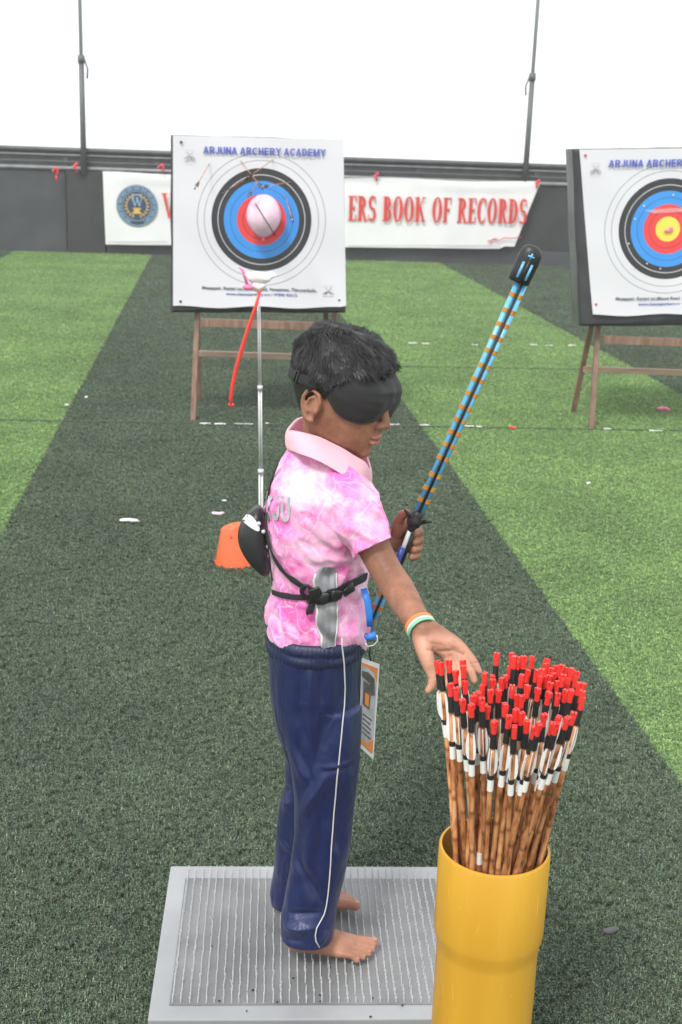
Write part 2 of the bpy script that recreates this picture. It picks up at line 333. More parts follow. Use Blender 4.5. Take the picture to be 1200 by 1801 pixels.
def turf(name, c1, c2, c3, inst=False):
    m = mat(name, c1, .6, spec=.2, sheen=.65); n = m.node_tree.nodes; L = m.node_tree.links; b = n['Principled BSDF']
    b.inputs['Sheen Tint'].default_value = (c3[0]**.35, c3[1]**.35, c3[2]**.35, 1)
    tc = n.new('ShaderNodeTexCoord'); geo = n.new('ShaderNodeNewGeometry')
    no = n.new('ShaderNodeTexNoise'); no.inputs['Scale'].default_value = 160; no.inputs['Detail'].default_value = 3; L.new(geo.outputs['Position'], no.inputs['Vector'])
    cr = n.new('ShaderNodeValToRGB'); e = cr.color_ramp.elements
    e[0].position = .36; e[0].color = (*c1, 1); e[1].position = .66; e[1].color = (*c3, 1); x = e.new(.5); x.color = (*c2, 1); L.new(no.outputs['Fac'], cr.inputs[0])
    big = n.new('ShaderNodeTexNoise'); big.inputs['Scale'].default_value = 1.4; big.inputs['Detail'].default_value = 6; big.inputs['Roughness'].default_value = .65; L.new(geo.outputs['Position'], big.inputs['Vector'])
    mr = n.new('ShaderNodeMapRange'); mr.inputs['From Min'].default_value = .3; mr.inputs['From Max'].default_value = .7; mr.inputs['To Min'].default_value = .74; mr.inputs['To Max'].default_value = 1.26
    L.new(big.outputs['Fac'], mr.inputs['Value'])
    vm = n.new('ShaderNodeVectorMath'); vm.operation = 'SCALE'; L.new(cr.outputs[0], vm.inputs[0]); L.new(mr.outputs[0], vm.inputs['Scale'])
    last = vm.outputs[0]
    if not inst: b.inputs['Sheen Weight'].default_value = 0
    if inst:
        oi = n.new('ShaderNodeObjectInfo'); r2 = n.new('ShaderNodeMapRange'); r2.inputs['To Min'].default_value = .72; r2.inputs['To Max'].default_value = 1.32
        L.new(oi.outputs['Random'], r2.inputs['Value']); v2 = n.new('ShaderNodeVectorMath'); v2.operation = 'SCALE'; L.new(last, v2.inputs[0]); L.new(r2.outputs[0], v2.inputs['Scale'])
        sa = n.new('ShaderNodeAttribute'); sa.attribute_name = 'shade'; v3 = n.new('ShaderNodeVectorMath'); v3.operation = 'SCALE'; L.new(v2.outputs[0], v3.inputs[0]); L.new(sa.outputs['Fac'], v3.inputs['Scale']); last = v3.outputs[0]
    L.new(last, b.inputs['Base Color'])
    if not inst:
        bp = n.new('ShaderNodeBump'); bp.inputs['Strength'].default_value = .6; bp.inputs['Distance'].default_value = .01; L.new(no.outputs['Fac'], bp.inputs['Height']); L.new(bp.outputs[0], b.inputs['Normal'])
    return m
DK = ((.028,.048,.026), (.063,.098,.056), (.135,.180,.112)); LT = ((.100,.185,.046), (.175,.300,.088), (.27,.40,.155))
M['turf_dark'] = turf('dark_turf', *[tuple(q*.75 for q in c) for c in DK]); M['turf_light'] = turf('light_turf', *[tuple(q*.6 for q in c) for c in LT])     # the backing is darker than the pile
M['blade_dark'] = turf('dark_turf_blades', *DK, inst=True); M['blade_light'] = turf('light_turf_blades', *LT, inst=True)

# ================================================================== SETTING
KS = -.108            # the rolls of turf run along this slope (dx per metre of y)
def stripx(x0, y): return x0 + KS*y
E1 = G(0, 948); E2 = G(980, 1083); E3 = G(1200, 696); E0 = G(15, 448)
xs = [p.x-KS*p.y for p in (E0, E1, E2, E3)]          # edges of the rolls
WA = Vector((-4.941, 17.83, 0)); WD = Vector((8.062, .69, 0)).normalized(); WN = Vector((WD.y, -WD.x, 0))   # wall base line, WN faces the camera
def wallp(s, z=0., out=0.): return WA + WD*s + WN*out + Vector((0, 0, z))
def wallhit(x, y, out=0.):
    d = ray(x, y); o = WA+WN*out; t = ((o-CAMP).dot(WN))/d.dot(WN); return CAMP+d*t
def walls(x, y, out=0.): p = wallhit(x, y, out)-WA; return p.dot(WD), p.z

mb = MB(); mb.add([(-900,-900,-.05),(900,-900,-.05),(900,900,-.05),(-900,900,-.05)], [(0,1,2,3)])
build(mb, 'ground', M['ground'], smooth=False, kind='structure')
mb = MB(); e = [wallp(-18), wallp(30)]
mb.add([(-22,-6,0),(24,-6,0),e[1],e[0]], [(0,1,2,3)]); build(mb, 'turf_ground', M['turf_dark'], smooth=False, kind='structure')
def strip(x0, x1):
    mb = MB(); N = 60; vs = []
    for i in range(N+1):
        y = -5+(23.4)*i/N
        j = .012*noise.noise(Vector((x0, y*1.2, 0)))
        for x in (x0, x1):
            p = Vector((stripx(x, y)+j, y, .005))
            d = (p-WA).dot(WN)
            if d < .01: p += WN*(.01-d); p.z = .005
            vs.append(p)
    mb.add(vs, [(2*i, 2*i+1, 2*i+3, 2*i+2) for i in range(N)])
    return build(mb, 'turf_strip', M['turf_light'], smooth=False, fix=False, kind='structure')
strip(xs[0], xs[1]); strip(xs[2], xs[3])
strip(xs[3]+2, xs[3]+4); strip(xs[0]-4, xs[0]-2); strip(xs[3]+6, xs[3]+8)

def islight(x, y):
    q = x-KS*y
    return (xs[0] < q < xs[1]) or (xs[2] < q < xs[3]) or (xs[3]+2 < q < xs[3]+4)
# grass blades: geometry-node instances of small curly tufts
tc = bpy.data.collections.new('tufts')
def tuft(name, k, m, nb):
    rnd = random.Random(k); mb = MB(); sh = []
    for i in range(nb):
        a = rnd.uniform(0, 6.28); r = rnd.uniform(0, .0075); bx = r*math.cos(a); by = r*math.sin(a)
        h = rnd.uniform(.006, .0125); l = rnd.uniform(.001, .0065); a2 = rnd.uniform(0, 6.28); wd = rnd.uniform(.0006, .0010)
        dx, dy = math.cos(a2), math.sin(a2); px, py = -dy*wd, dx*wd
        c = [(bx, by, 0), (bx+dx*l*.5, by+dy*l*.5, h*.8), (bx+dx*l*1.2, by+dy*l*1.2, h*rnd.uniform(.7, 1.05))]
        vs = [(c[0][0]-px, c[0][1]-py, 0), (c[0][0]+px, c[0][1]+py, 0), (c[1][0]-px, c[1][1]-py, c[1][2]), (c[1][0]+px, c[1][1]+py, c[1][2]), (c[2][0], c[2][1], c[2][2])]
        mb.add(vs, [(0,1,3,2), (2,3,4)]); q = rnd.choice((.55,.7,.8,.9,1,1.1,1.35,1.9)); sh += [q]*5
    me = mb.mesh(name); me.materials.append(m); at = me.attributes.new('shade', 'FLOAT', 'POINT'); at.data.foreach_set('value', sh)
    return bpy.data.objects.new(name, me)
def scatter(name, m, light, label):
    col = bpy.data.collections.new(name+'_tufts')
    for k in range(6): col.objects.link(tuft(name+'_tuft', k+10*light, m, 10))
    P = []; Sc = []
    y1 = 1.2
    while y1 < 18.4:
        y0 = y1; y1 = min(18.4, y0*1.05); ym = (y0+y1)/2; dens = float(np.interp(ym, [1.2, 3, 5, 8, 12, 18.4], [19000, 17500, 10000, 5000, 2400, 1300])); sc = float(np.interp(ym, [3, 18], [1.0, 1.4]))
        x0, x1 = -.33*y1-.35, .33*y1+.35; n = int((x1-x0)*(y1-y0)*dens)
        X = np.random.uniform(x0, x1, n); Y = np.random.uniform(y0, y1, n)
        k = np.abs(X) < .33*Y+.35; X, Y = X[k], Y[k]
        q = X-KS*Y; lt = ((q > xs[0]) & (q < xs[1])) | ((q > xs[2]) & (q < xs[3])) | ((q > xs[3]+2) & (q < xs[3]+4))
        k = (lt == bool(light)) & (((X-WA.x)*WN.x+(Y-WA.y)*WN.y) > .05)
        u_ = (X-BCX)*math.cos(BROT)+(Y-BCY)*math.sin(BROT); v_ = -(X-BCX)*math.sin(BROT)+(Y-BCY)*math.cos(BROT); k &= ~((abs(u_) < .345) & (abs(v_) < (PY1-PY0)/2))
        X, Y = X[k], Y[k]; P.append(np.stack([X, Y, np.full_like(X, .004)], 1)); Sc.append(np.full(len(X), sc)*np.random.uniform(.75, 1.2, len(X)))
    P = np.concatenate(P); Sc = np.concatenate(Sc)
    me = bpy.data.meshes.new(name); me.vertices.add(len(P)); me.vertices.foreach_set('co', P.astype('f').ravel())
    at = me.attributes.new('sc', 'FLOAT', 'POINT'); at.data.foreach_set('value', Sc.astype('f'))
    at = me.attributes.new('rz', 'FLOAT_VECTOR', 'POINT')
    rr = np.zeros((len(P), 3), 'f'); rr[:, 2] = np.random.uniform(0, 6.28, len(P)); at.data.foreach_set('vector', rr.ravel()); me.update()
    o = link(name, me, None, label=label, cat='grass', kind='stuff')
    ng = bpy.data.node_groups.new(name, 'GeometryNodeTree'); ng.interface.new_socket('Geometry', in_out='INPUT', socket_type='NodeSocketGeometry'); ng.interface.new_socket('Geometry', in_out='OUTPUT', socket_type='NodeSocketGeometry')
    N = ng.nodes; gi = N.new('NodeGroupInput'); go = N.new('NodeGroupOutput'); ip = N.new('GeometryNodeInstanceOnPoints'); ci = N.new('GeometryNodeCollectionInfo')
    ci.inputs['Collection'].default_value = col; ci.inputs['Separate Children'].default_value = True; ci.inputs['Reset Children'].default_value = True; ip.inputs['Pick Instance'].default_value = True
    a1 = N.new('GeometryNodeInputNamedAttribute'); a1.data_type = 'FLOAT'; a1.inputs['Name'].default_value = 'sc'
    a2 = N.new('GeometryNodeInputNamedAttribute'); a2.data_type = 'FLOAT_VECTOR'; a2.inputs['Name'].default_value = 'rz'
    L = ng.links; L.new(gi.outputs[0], ip.inputs['Points']); L.new(ci.outputs[0], ip.inputs['Instance']); L.new(a1.outputs[0], ip.inputs['Scale']); L.new(a2.outputs[0], ip.inputs['Rotation']); L.new(ip.outputs[0], go.inputs[0])
    md = o.modifiers.new('scatter', 'NODES'); md.node_group = ng
PX0, PX1, PY0, PY1 = -.336, .36, 1.932, 2.438; BCX, BCY, BROT = .015, 2.185, math.radians(3.3)
scatter('dark_grass', M['blade_dark'], 0, 'short dark green artificial turf pile between the light strips')
scatter('light_grass', M['blade_light'], 1, 'short light green artificial turf pile in broad strips')

# ---- boundary wall
wl = empty('boundary_wall', wallp(0), 'low charcoal perimeter wall with railings on top behind the targets', 'wall')
RW = Matrix((WD, WN, Vector((0,0,1)))).transposed()
def wbox(mbb, s0, s1, z0, z1, o0, o1, mi=0):
    mbb.box(wallp((s0+s1)/2, (z0+z1)/2, (o0+o1)/2), ((s1-s0)/2, abs(o1-o0)/2, (z1-z0)/2), RW, mi)
sA = walls(116, 300)[0]; sB = walls(184, 300)[0]; sC = walls(880, 450)[0]
for (a, b, m_, out) in ((-9, -3.4, 'wall', 0), (-3.38, sA-.01, 'wall', 0), (sA+.01, sB, 'wallblack', .07), (sB+.01, sC-.01, 'wallblack', 0), (sC+.01, 11.5, 'wallblack', 0), (11.52, 28, 'wall', 0), (-16, -9.02, 'wall', 0)):
    mb = MB(); wbox(mb, a, b, 0, 1.12, -.2, out); build(mb, 'panel', M[m_], wl, smooth=False, bevel=.006)
mb = MB(); wbox(mb, -16, 28, 1.123, 1.39, -.16, -.03); build(mb, 'upper_band', M['rail'], wl, smooth=False)
for z, r_, m_ in ((1.155, .028, 'railpale'), (1.33, .012, 'railpale'), (1.40, .035, 'rail'), (1.24, .014, 'rail')):
    mb = MB(); mb.tube([wallp(-16, z, .01), wallp(28, z, .01)], r_, 10); build(mb, 'rail', M[m_], wl)
mb = MB(); wbox(mb, sB+.02, 28, 0, .2, .003, .035); build(mb, 'kerb', M['wall'], wl, smooth=False, bevel=.005)
for s_ in (.95, 2.2, 5.9, 7.6, 9.3):
    mb = MB(); wbox(mb, s_-.03, s_+.03, 1.125, 1.36, -.028, -.005); build(mb, 'bracket', M['rail'], wl, smooth=False)

def pole(px_, py_, label, side):
    s_, z_ = walls(px_, py_, -.08); b = wallp(s_, 0, .09); b = wallp(s_, 1.08, .075); t = empty('steel_pole', b, label, 'pole', 'tall grey poles along the wall')
    mb = MB(); mb.tube([b, b+Vector((0,0,1.54))], [.043, .038], 14); build(mb, 'lower_tube', M['pole'], t)
    mb = MB(); mb.tube([b+Vector((0,0,1.54)), b+Vector((0,0,6))], .028, 12); build(mb, 'upper_tube', M['poletop'], t)
    mb = MB(); mb.tube([b+Vector((0,0,1.46)), b+Vector((0,0,1.56))], .050, 14); build(mb, 'coupling', M['pole'], t)
    mb = MB(); mb.tube([b+Vector((side*.04,0,1.52)), b+Vector((side*.085,0,1.38)), b+Vector((side*.075,0,1.26))], .014, 8); build(mb, 'bracket', M['pole'], t)
pole(150, 290, 'tall grey pole standing at the wall left of the white banner', 1)
pole(920, 308, 'tall grey pole rising behind the right end of the banner', -1)

# ---- serif letters for the banner, drawn as flat strokes
def glyph(ch):
    P = []
    def rect(x0, y0, x1, y1): P.append([(x0, y0), (x1, y0), (x1, y1), (x0, y1)])
    def stem(x, y0=0, y1=1, w_=.25): rect(x, y0, x+w_, y1)
    def ser(x0, x1, y): rect(x0, y, x1, y+.055)
    def quad(*a): P.append(list(a))
    def arc(cx, cy, rx, ry, a0, a1, ts, tt, n=14):
        pr = None
        for i in range(n+1):
            a = math.radians(a0+(a1-a0)*i/n); c, s_ = math.cos(a), math.sin(a)
            o = (cx+rx*c, cy+ry*s_); q = (cx+(rx-ts)*c, cy+(ry-tt)*s_)
            if pr: P.append([pr[0], o, q, pr[1]])
            pr = (o, q)
    w_ = .7
    if ch == 'E': stem(.08); ser(0,.62,0); ser(0,.62,.945); rect(.27,.46,.5,.54); rect(.56,0,.64,.26); rect(.56,.74,.64,1); rect(.46,.38,.52,.62); w_ = .72
    elif ch == 'F': stem(.08); ser(0,.36,0); ser(0,.62,.945); rect(.27,.46,.5,.54); rect(.56,.74,.64,1); rect(.46,.38,.52,.62); w_ = .7
    elif ch == 'R': stem(.08); ser(0,.36,0); ser(0,.3,.945); arc(.3,.74,.34,.26,-90,90,.23,.08); quad((.30,.50),(.46,.52),(.74,0),(.54,0)); ser(.5,.8,0); w_ = .82
    elif ch == 'B': stem(.08); ser(0,.3,0); ser(0,.3,.945); arc(.3,.75,.32,.25,-90,90,.22,.07); arc(.3,.27,.38,.27,-90,90,.23,.07); w_ = .78
    elif ch == 'D': stem(.08); ser(0,.3,0); ser(0,.3,.945); arc(.28,.5,.46,.5,-90,90,.24,.07); w_ = .84
    elif ch == 'O': arc(.4,.5,.38,.52,0,360,.24,.07,28); w_ = .86
    elif ch == 'C': arc(.42,.5,.4,.52,55,305,.24,.08,24); rect(.62,.68,.7,.98); rect(.62,.05,.67,.25); w_ = .8
    elif ch == 'K': stem(.08); ser(0,.36,0); ser(0,.36,.945); quad((.27,.40),(.27,.50),(.66,1),(.76,1)); quad((.36,.52),(.48,.66),(.82,0),(.62,0)); ser(.54,.86,0); ser(.56,.82,.945); w_ = .9
    elif ch == 'S': arc(.32,.74,.29,.28,40,270,.21,.09,16); arc(.32,.27,.31,.29,-140,90,.21,.09,16); rect(.52,.7,.58,.98); rect(.03,.03,.08,.28); w_ = .7
    elif ch == 'W': quad((0,1),(.2,1),(.42,0),(.34,0)); quad((.34,0),(.42,0),(.66,1),(.56,1)); quad((.44,1),(.64,1),(.84,0),(.76,0)); quad((.76,0),(.84,0),(1.08,1),(1.0,1)); ser(-.05,.28,.945); ser(.92,1.14,.945); w_ = 1.15
    else: w_ = .45
    return P, w_
def sans(ch):
    P = []; T = .2; H_ = .17
    def rect(x0, y0, x1, y1): P.append([(x0, y0), (x1, y0), (x1, y1), (x0, y1)])
    def quad(*a): P.append(list(a))
    def arc(cx, cy, rx, ry, a0, a1, ts, tt, n=12):
        pr = None
        for i in range(n+1):
            a = math.radians(a0+(a1-a0)*i/n); c, s_ = math.cos(a), math.sin(a); o = (cx+rx*c, cy+ry*s_); q = (cx+(rx-ts)*c, cy+(ry-tt)*s_)
            if pr: P.append([pr[0], o, q, pr[1]])
            pr = (o, q)
    w_ = .82
    if ch == 'A': quad((0,0),(.2,0),(.49,1),(.31,1)); quad((.6,0),(.8,0),(.49,1),(.31,1)); rect(.18,.22,.62,.37); w_ = .84
    elif ch == 'R': rect(.05,0,.25,1); arc(.42,.72,.33,.28,-90,90,.2,H_); rect(.25,.83,.42,1); rect(.25,.44,.42,.61); quad((.36,.46),(.54,.5),(.82,0),(.58,0)); w_ = .86
    elif ch == 'J': rect(.36,.3,.56,1); arc(.29,.3,.27,.3,180,360,.2,H_); w_ = .64
    elif ch == 'U': rect(.05,.34,.25,1); rect(.53,.34,.73,1); arc(.39,.34,.34,.34,180,360,.2,H_); w_ = .82
    elif ch == 'N': rect(.05,0,.24,1); rect(.54,0,.73,1); quad((.05,1),(.25,1),(.73,0),(.53,0)); w_ = .82
    elif ch == 'C': arc(.46,.5,.42,.5,45,315,.21,H_,20); w_ = .86
    elif ch == 'H': rect(.05,0,.25,1); rect(.53,0,.73,1); rect(.25,.42,.53,.59); w_ = .82
    elif ch == 'E': rect(.05,0,.25,1); rect(.25,0,.68,H_); rect(.25,.42,.63,.59); rect(.25,.83,.67,1); w_ = .75
    elif ch == 'Y': rect(.3,0,.5,.45); quad((0,1),(.23,1),(.5,.42),(.3,.42)); quad((.57,1),(.8,1),(.5,.42),(.3,.42)); w_ = .8
    elif ch == 'D': rect(.05,0,.25,1); arc(.34,.5,.42,.5,-90,90,.2,H_); rect(.25,0,.34,H_); rect(.25,.83,.34,1); w_ = .84
    elif ch == 'M': rect(.05,0,.23,1); rect(.71,0,.89,1); quad((.05,1),(.27,1),(.54,.05),(.40,.05)); quad((.67,1),(.89,1),(.54,.05),(.40,.05)); w_ = .98
    else: w_ = .34
    return P, w_
def sertext(txt, o, ux, uy, un, hgt, width, mats, parent, glyph=glyph):
    tot = sum(glyph(c)[1] for c in txt); sx = width/tot; x = 0
    for c in txt:
        P, w_ = glyph(c)
        if P:
            mb = MB()
            for k, p in enumerate(P): mb.prism([((x+a)*sx, b*hgt) for a, b in p], o, ux, uy, un, .0015+.00006*k)
            build(mb, 'letter', mats, parent, smooth=False, fix=False)
        x += w_
# ---- banner
bn = empty('banner', wallp(*[walls(560, 430)[0]], 0, .12), 'long white record book banner with red capitals tied to the wall', 'banner')
TL, TR, BR, BL = walls(181, 301, .13), walls(951, 319, .13), walls(905, 438, .13), walls(186, 430, .13)
mb = MB(); NX, NZ = 80, 14; vs = []
for side in (0, 1):
    for i in range(NX+1):
        for k in range(NZ+1):
            a = i/NX; b = k/NZ
            s0 = BL[0]+(BR[0]-BL[0])*a; s1 = TL[0]+(TR[0]-TL[0])*a; z0 = BL[1]+(BR[1]-BL[1])*a; z1 = TL[1]+(TR[1]-TL[1])*a
            z1 += -.025*math.sin(a*math.pi*3)**2*1.0
            if a > .955: z0 += .035*(a > .97)
            s_ = s0+(s1-s0)*b; z = z0+(z1-z0)*b
            o_ = .13+.012*math.sin(a*23+b*2)+.01*math.sin(a*61+b*3)*b+(.02*math.exp(-((b-.93)/.05)**2)*math.sin(a*9)) - side*.004
            vs.append(wallp(s_, z, o_))
fs = []; K = (NX+1)*(NZ+1)
for i in range(NX):
    for k in range(NZ):
        a = i*(NZ+1)+k; fs.append((a, a+1, a+NZ+2, a+NZ+1)); fs.append((K+a, K+a+NZ+1, K+a+NZ+2, K+a+1))
mb.add(vs, fs); sheet = build(mb, 'sheet', M['cloth_white'], bn, fix=False)
def bpt(x, y, out=.158): s_, z = walls(x, y, out); return wallp(s_, z, out)
o1 = bpt(612, 388); o2 = bpt(927, 394); hh = (bpt(612, 344)-o1).length
sertext('ERS BOOK OF RECORDS', o1, (o2-o1).normalized(), Vector((0,0,1)), WN, hh, (o2-o1).length, M['red_print'], sheet)
o3 = bpt(286, 384); sertext('W', o3, WD, Vector((0,0,1)), WN, hh, hh*.8, M['red_print'], sheet)
for (x0, x1, y) in ((190, 296, 425), (612, 880, 432)):
    mb = MB(); mb.tube([bpt(x0, y), bpt(x1, y)], .003, 6); build(mb, 'printed_line', M['grey_print'], sheet)
mb = MB(); sc_ = [(858,424),(870,421),(878,423),(888,418),(900,419),(918,417)]; mb.tube([bpt(*p) for p in sc_], .006, 6); sc_ = [(862,428),(868,420),(875,419)]; mb.tube([bpt(*p) for p in sc_], .005, 6); build(mb, 'signature', M['red_print'], sheet)
# emblem
ec = bpt(241, 362, .150); er = (bpt(277, 362, .15)-ec).length
def disc(mbb, c, r0, r1, out, a0=0, a1=360, n=48):
    c = c+WN*out; pr = None
    for i in range(n+1):
        a = math.radians(a0+(a1-a0)*i/n); d = WD*math.cos(a)+Vector((0,0,1))*math.sin(a); q = (c+d*r1, c+d*r0)
        if pr: mbb.add([pr[0], q[0], q[1], pr[1]], [(0,1,2,3)])
        pr = q
mb = MB(); disc(mb, ec, 0, er, 0); em = build(mb, 'emblem', M['navy'], sheet, smooth=False, fix=False)
def epart(mb, m_, nm): o = build(mb, nm, M[m_], sheet, smooth=False, fix=False); return o
mb = MB(); disc(mb, ec, er*.93, er*.97, .002); disc(mb, ec, er*.70, er*.73, .002)
for k in range(44):
    if 250 < k*360/44 < 290: continue
    disc(mb, ec, er*.78, er*.89, .002, k*360/44, k*360/44+(5.2 if k % 3 else 3), 2)
epart(mb, 'paleblue', 'emblem_ring')
mb = MB()
for sgn in (-1, 1):
    for k in range(9):
        a = math.radians(-75+k*17); c = ec+WD*(sgn*math.cos(a)*er*.52)+Vector((0,0,math.sin(a)*er*.52))+WN*.003
        for t_ in (-.5, .7):
            d = (WD*(sgn*math.cos(a+t_+1.3))+Vector((0,0,math.sin(a+t_+1.3)))); e_ = d.cross(WN)
            mb.add([c-d*er*.02, c+d*er*.07+e_*er*.03, c+d*er*.16, c+d*er*.07-e_*er*.03], [(0,1,2,3)])
for (a, b, c_, d_) in ((-.22,.22,-.38,-.30), (-.14,.14,-.30,-.16), (-.20,.20,-.16,-.10)):
    mb.prism([(a*er, c_*er), (b*er, c_*er), (b*er, d_*er), (a*er, d_*er)], ec+WN*.003, WD, Vector((0,0,1)), WN, .001)
epart(mb, 'gold', 'wreath')
mb = MB()
for p in glyph('W')[0]: mb.prism([((a-.55)*er*.5, (b-.05)*er*.45) for a, b in p], ec+WN*.004, WD, Vector((0,0,1)), WN, .001)
mb.prism([(-.2*er,.5*er), (.2*er,.5*er), (.2*er,.56*er), (-.2*er,.56*er)], ec+WN*.004, WD, Vector((0,0,1)), WN, .001)
epart(mb, 'paleblue', 'emblem_letter')
# ties on the rail
for i, (x, y, lab) in enumerate(((99, 300, 'red ribbon scrap hanging from the rail left of the pole'), (135, 293, 'short red tie knotted on the rail just left of the pole'), (284, 295, 'red tie holding the banner top beside the left target'),
                    (664, 310, 'red tie on the banner top edge right of the left target'), (948, 322, 'red tie at the top right corner of the banner'))):
    p = bpt(x, y, .15); mb = MB(); rn = random.Random(i)
    mb.tube([p+Vector((0,0,.05)), p+Vector((rn.uniform(-.03,.03),0,.0)), p+Vector((rn.uniform(-.04,.02),-.01,-.07))], [.02,.016,.012], 8, flat=(1,.35))
    mb.tube([p+Vector((.0,0,.03)), p+Vector((-.05,0,.0)), p+Vector((-.04,-.01,-.02))], [.012,.014,.008], 8, flat=(1,.35)); mb.ell(p+Vector((0,0,.03)), .022, n=10, m=8)
    if i == 0: mb.tube([p+Vector((0,0,-.06)), p+Vector((0,0,-.14))], .014, 8)
    build(mb, 'ribbon_tie', M['red_tape'], label=lab, cat='tie', group='red ties along the rail and banner')

# ---- text as mesh
def textmesh(txt, size, bold=0., ext=.0005, width=None, align='CENTER'):
    cu = bpy.data.curves.new('t', 'FONT'); cu.body = txt; cu.size = size; cu.offset = bold; cu.extrude = ext; cu.align_x = align
    me = evalmesh_curve(cu); bpy.data.curves.remove(cu)
    if width:
        a = coords(me); k = width/(a[:, 0].max()-a[:, 0].min()); a[:, 0] *= k; setco(me, a)
    return me
def evalmesh_curve(cu):
    o = bpy.data.objects.new('tmp', cu); C.objects.link(o); dg = bpy.context.evaluated_depsgraph_get(); dg.update()
    me = bpy.data.meshes.new_from_object(o.evaluated_get(dg)); bpy.data.objects.remove(o); me.materials.clear(); return me
def stamp(me, o, ux, uy, un):
    a = coords(me); R = np.array([ux, uy, un]); setco(me, a@R+np.array(o))

# ================================================================== TARGET BOARDS
def easel(name, cx, Yf, zt, label, foot_l, foot_r, rear_l, rear_r, mts):
    t = empty(name, (cx, Yf, 0), label, 'easel', 'wooden target easels')
    for (b_, tp) in ((foot_l, (foot_l[0]+.01, foot_l[1]+.13, zt)), (foot_r, (foot_r[0]-.01, foot_r[1]+.13, zt)), (rear_l, (rear_l[0]+.02, rear_l[1]-.25, zt)), (rear_r, (rear_r[0]-.02, rear_r[1]-.25, zt))):
        mb = MB(); mb.tube([b_, tp], .022, 4, up=(1, 1, 0)); build(mb, 'leg', M[mts], t, smooth=False, bevel=.003)
    def bar(a, b, h, nm, m_):
        mb = MB(); a = Vector(a); b = Vector(b); d = (b-a).normalized(); R = Matrix((d, Vector((0,0,1)).cross(d), Vector((0,0,1)))).transposed()
        mb.box((a+b)/2, ((b-a).length/2, .014, h), R); build(mb, nm, M[m_], t, smooth=False, bevel=.003)
    fl, fr = Vector(foot_l), Vector(foot_r)
    bar((fl.x+.035, fl.y+.06, zt-.075), (fr.x-.035, fl.y+.06, zt-.075), .024, 'ledge', mts)
    bar((rear_l[0]+.01, rear_l[1]-.16, zt*.51), (rear_r[0]-.01, rear_l[1]-.16, zt*.51), .018, 'crossbar', 'woodlight')
    return t
YB = 7.26
board_n = Vector((0, -1, 0))
def target(cx_px, cy_px, corners, Yf, depth, label, seed, sidemat, pins, curl=0.):
    """corners: TL TR BR BL pixels of the paper"""
    rn = random.Random(seed)
    c = W(cx_px, cy_px, Yf)
    t = empty('target_board', c, label, 'target', 'square archery target boards')
    fc = [W(*p, Yf) for p in corners['block']]
    tilt = lambda z: (z-c.z)*.06      # leans back on the easel
    mb = MB(); N = 10; R = []
    def blk(inset, dy):
        pts = []; q = [fc[0], fc[1], fc[2], fc[3]]
        for e_ in range(4):
            a, b = q[e_], q[(e_+1) % 4]
            for i in range(N):
                p = a.lerp(b, i/N); cc = (fc[0]+fc[1]+fc[2]+fc[3])/4; d = p-cc; wv = .006*math.sin(i*1.3+e_*2+dy*30)*math.sin(math.pi*i/N)
                p = cc+d*(1-inset/d.length+wv); pts.append(Vector((p.x, Yf+.012+dy+tilt(p.z), p.z)))
        return pts
    mb.rings([blk(.02, 0), blk(0, .015), blk(.0, depth*.5), blk(0, depth-.015), blk(.02, depth)], True)
    if sidemat == 'foamgrey':
        for i in range(len(mb.m)):
            if len(mb.f[i]) == 4 and 4*N <= i < 16*N and (i % (4*N)) >= 3*N: mb.m[i] = 1
    build(mb, 'foam_block', [M['foam'], M[sidemat]], t, smooth=True, angle=40)
    # paper
    pc = [W(*p, Yf) for p in corners['paper']]; n = 30
    vs = []
    for k in range(2):
        for i in range(n+1):
            for j in range(n+1):
                a, b = i/n, j/n; top = pc[0].lerp(pc[1], a); bot = pc[3].lerp(pc[2], a); p = bot.lerp(top, b)
                if curl: p.x += curl*math.sin(math.pi*b)*(1-a)**4*1.0
                wv = .0035*math.sin(a*9+b*4+seed)*math.sin(b*11+seed*2)+.003*math.sin(a*17+seed)*(1-b)
                if b < .02: p.z += .006*math.sin(a*14+seed)+.008*(a > .97)
                vs.append(Vector((p.x, Yf+.004+tilt(p.z)+wv*.8+k*.0025-(0.012*(1-b)**6), p.z)))
    fs = []; K = (n+1)**2
    for i in range(n):
        for j in range(n):
            a = i*(n+1)+j; fs.append((a, a+n+1, a+n+2, a+1)); fs.append((K+a, K+a+1, K+a+n+2, K+a+n+1))
    mb = MB(); mb.add(vs, fs); face = build(mb, 'target_face', M['target'], t, fix=False)
    ux = (pc[1]-pc[0]); ux.y = 0; ux.normalize(); uz = Vector((0,.06,1)).normalized(); un = Vector((0,-1,.06)).normalized()
    def onf(x, y, out=.007):
        p = W(x, y, Yf); return Vector((p.x, Yf+tilt(p.z)-out, p.z))
    def txt(s_, x, y, width, size, bold, m_, nm):
        me = textmesh(s_, size, bold, .0004, width); stamp(me, onf(x, y), ux, uz, un); shift(me, t.location)
        link(nm, me, M[m_], face)
    ppm = FPX/Yf*1.03
    for q in corners['text'][1:]: txt(*q)
    q = corners['text'][0]; face['_off'] = list(t.location)
    sertext(q[0], onf(q[1], q[2]+5)-ux*q[3]/2, ux, uz, un, .040, q[3], M[q[6]], face, sans)
    # little crossed-arrow logos
    for (x, y) in corners['logo']:
        mb = MB(); o_ = onf(x, y)
        for a in (.9, 2.24):
            d = ux*math.cos(a)+uz*math.sin(a); mb.tube([o_-d*.028, o_+d*.028], .0016, 5)
        mb.tube([o_+ux*(.03*math.cos(q))+uz*(.018*math.sin(q)-.022) for q in np.linspace(.2, 2.94, 9)], .0025, 5)
        mb.tube([o_-ux*.03-uz*.03, o_+ux*.03-uz*.03], .001, 4); mb.tube([o_-ux*.028+uz*.03, o_+ux*.028+uz*.03], .0006, 4)
        build(mb, 'logo', M['grey_print'], face)
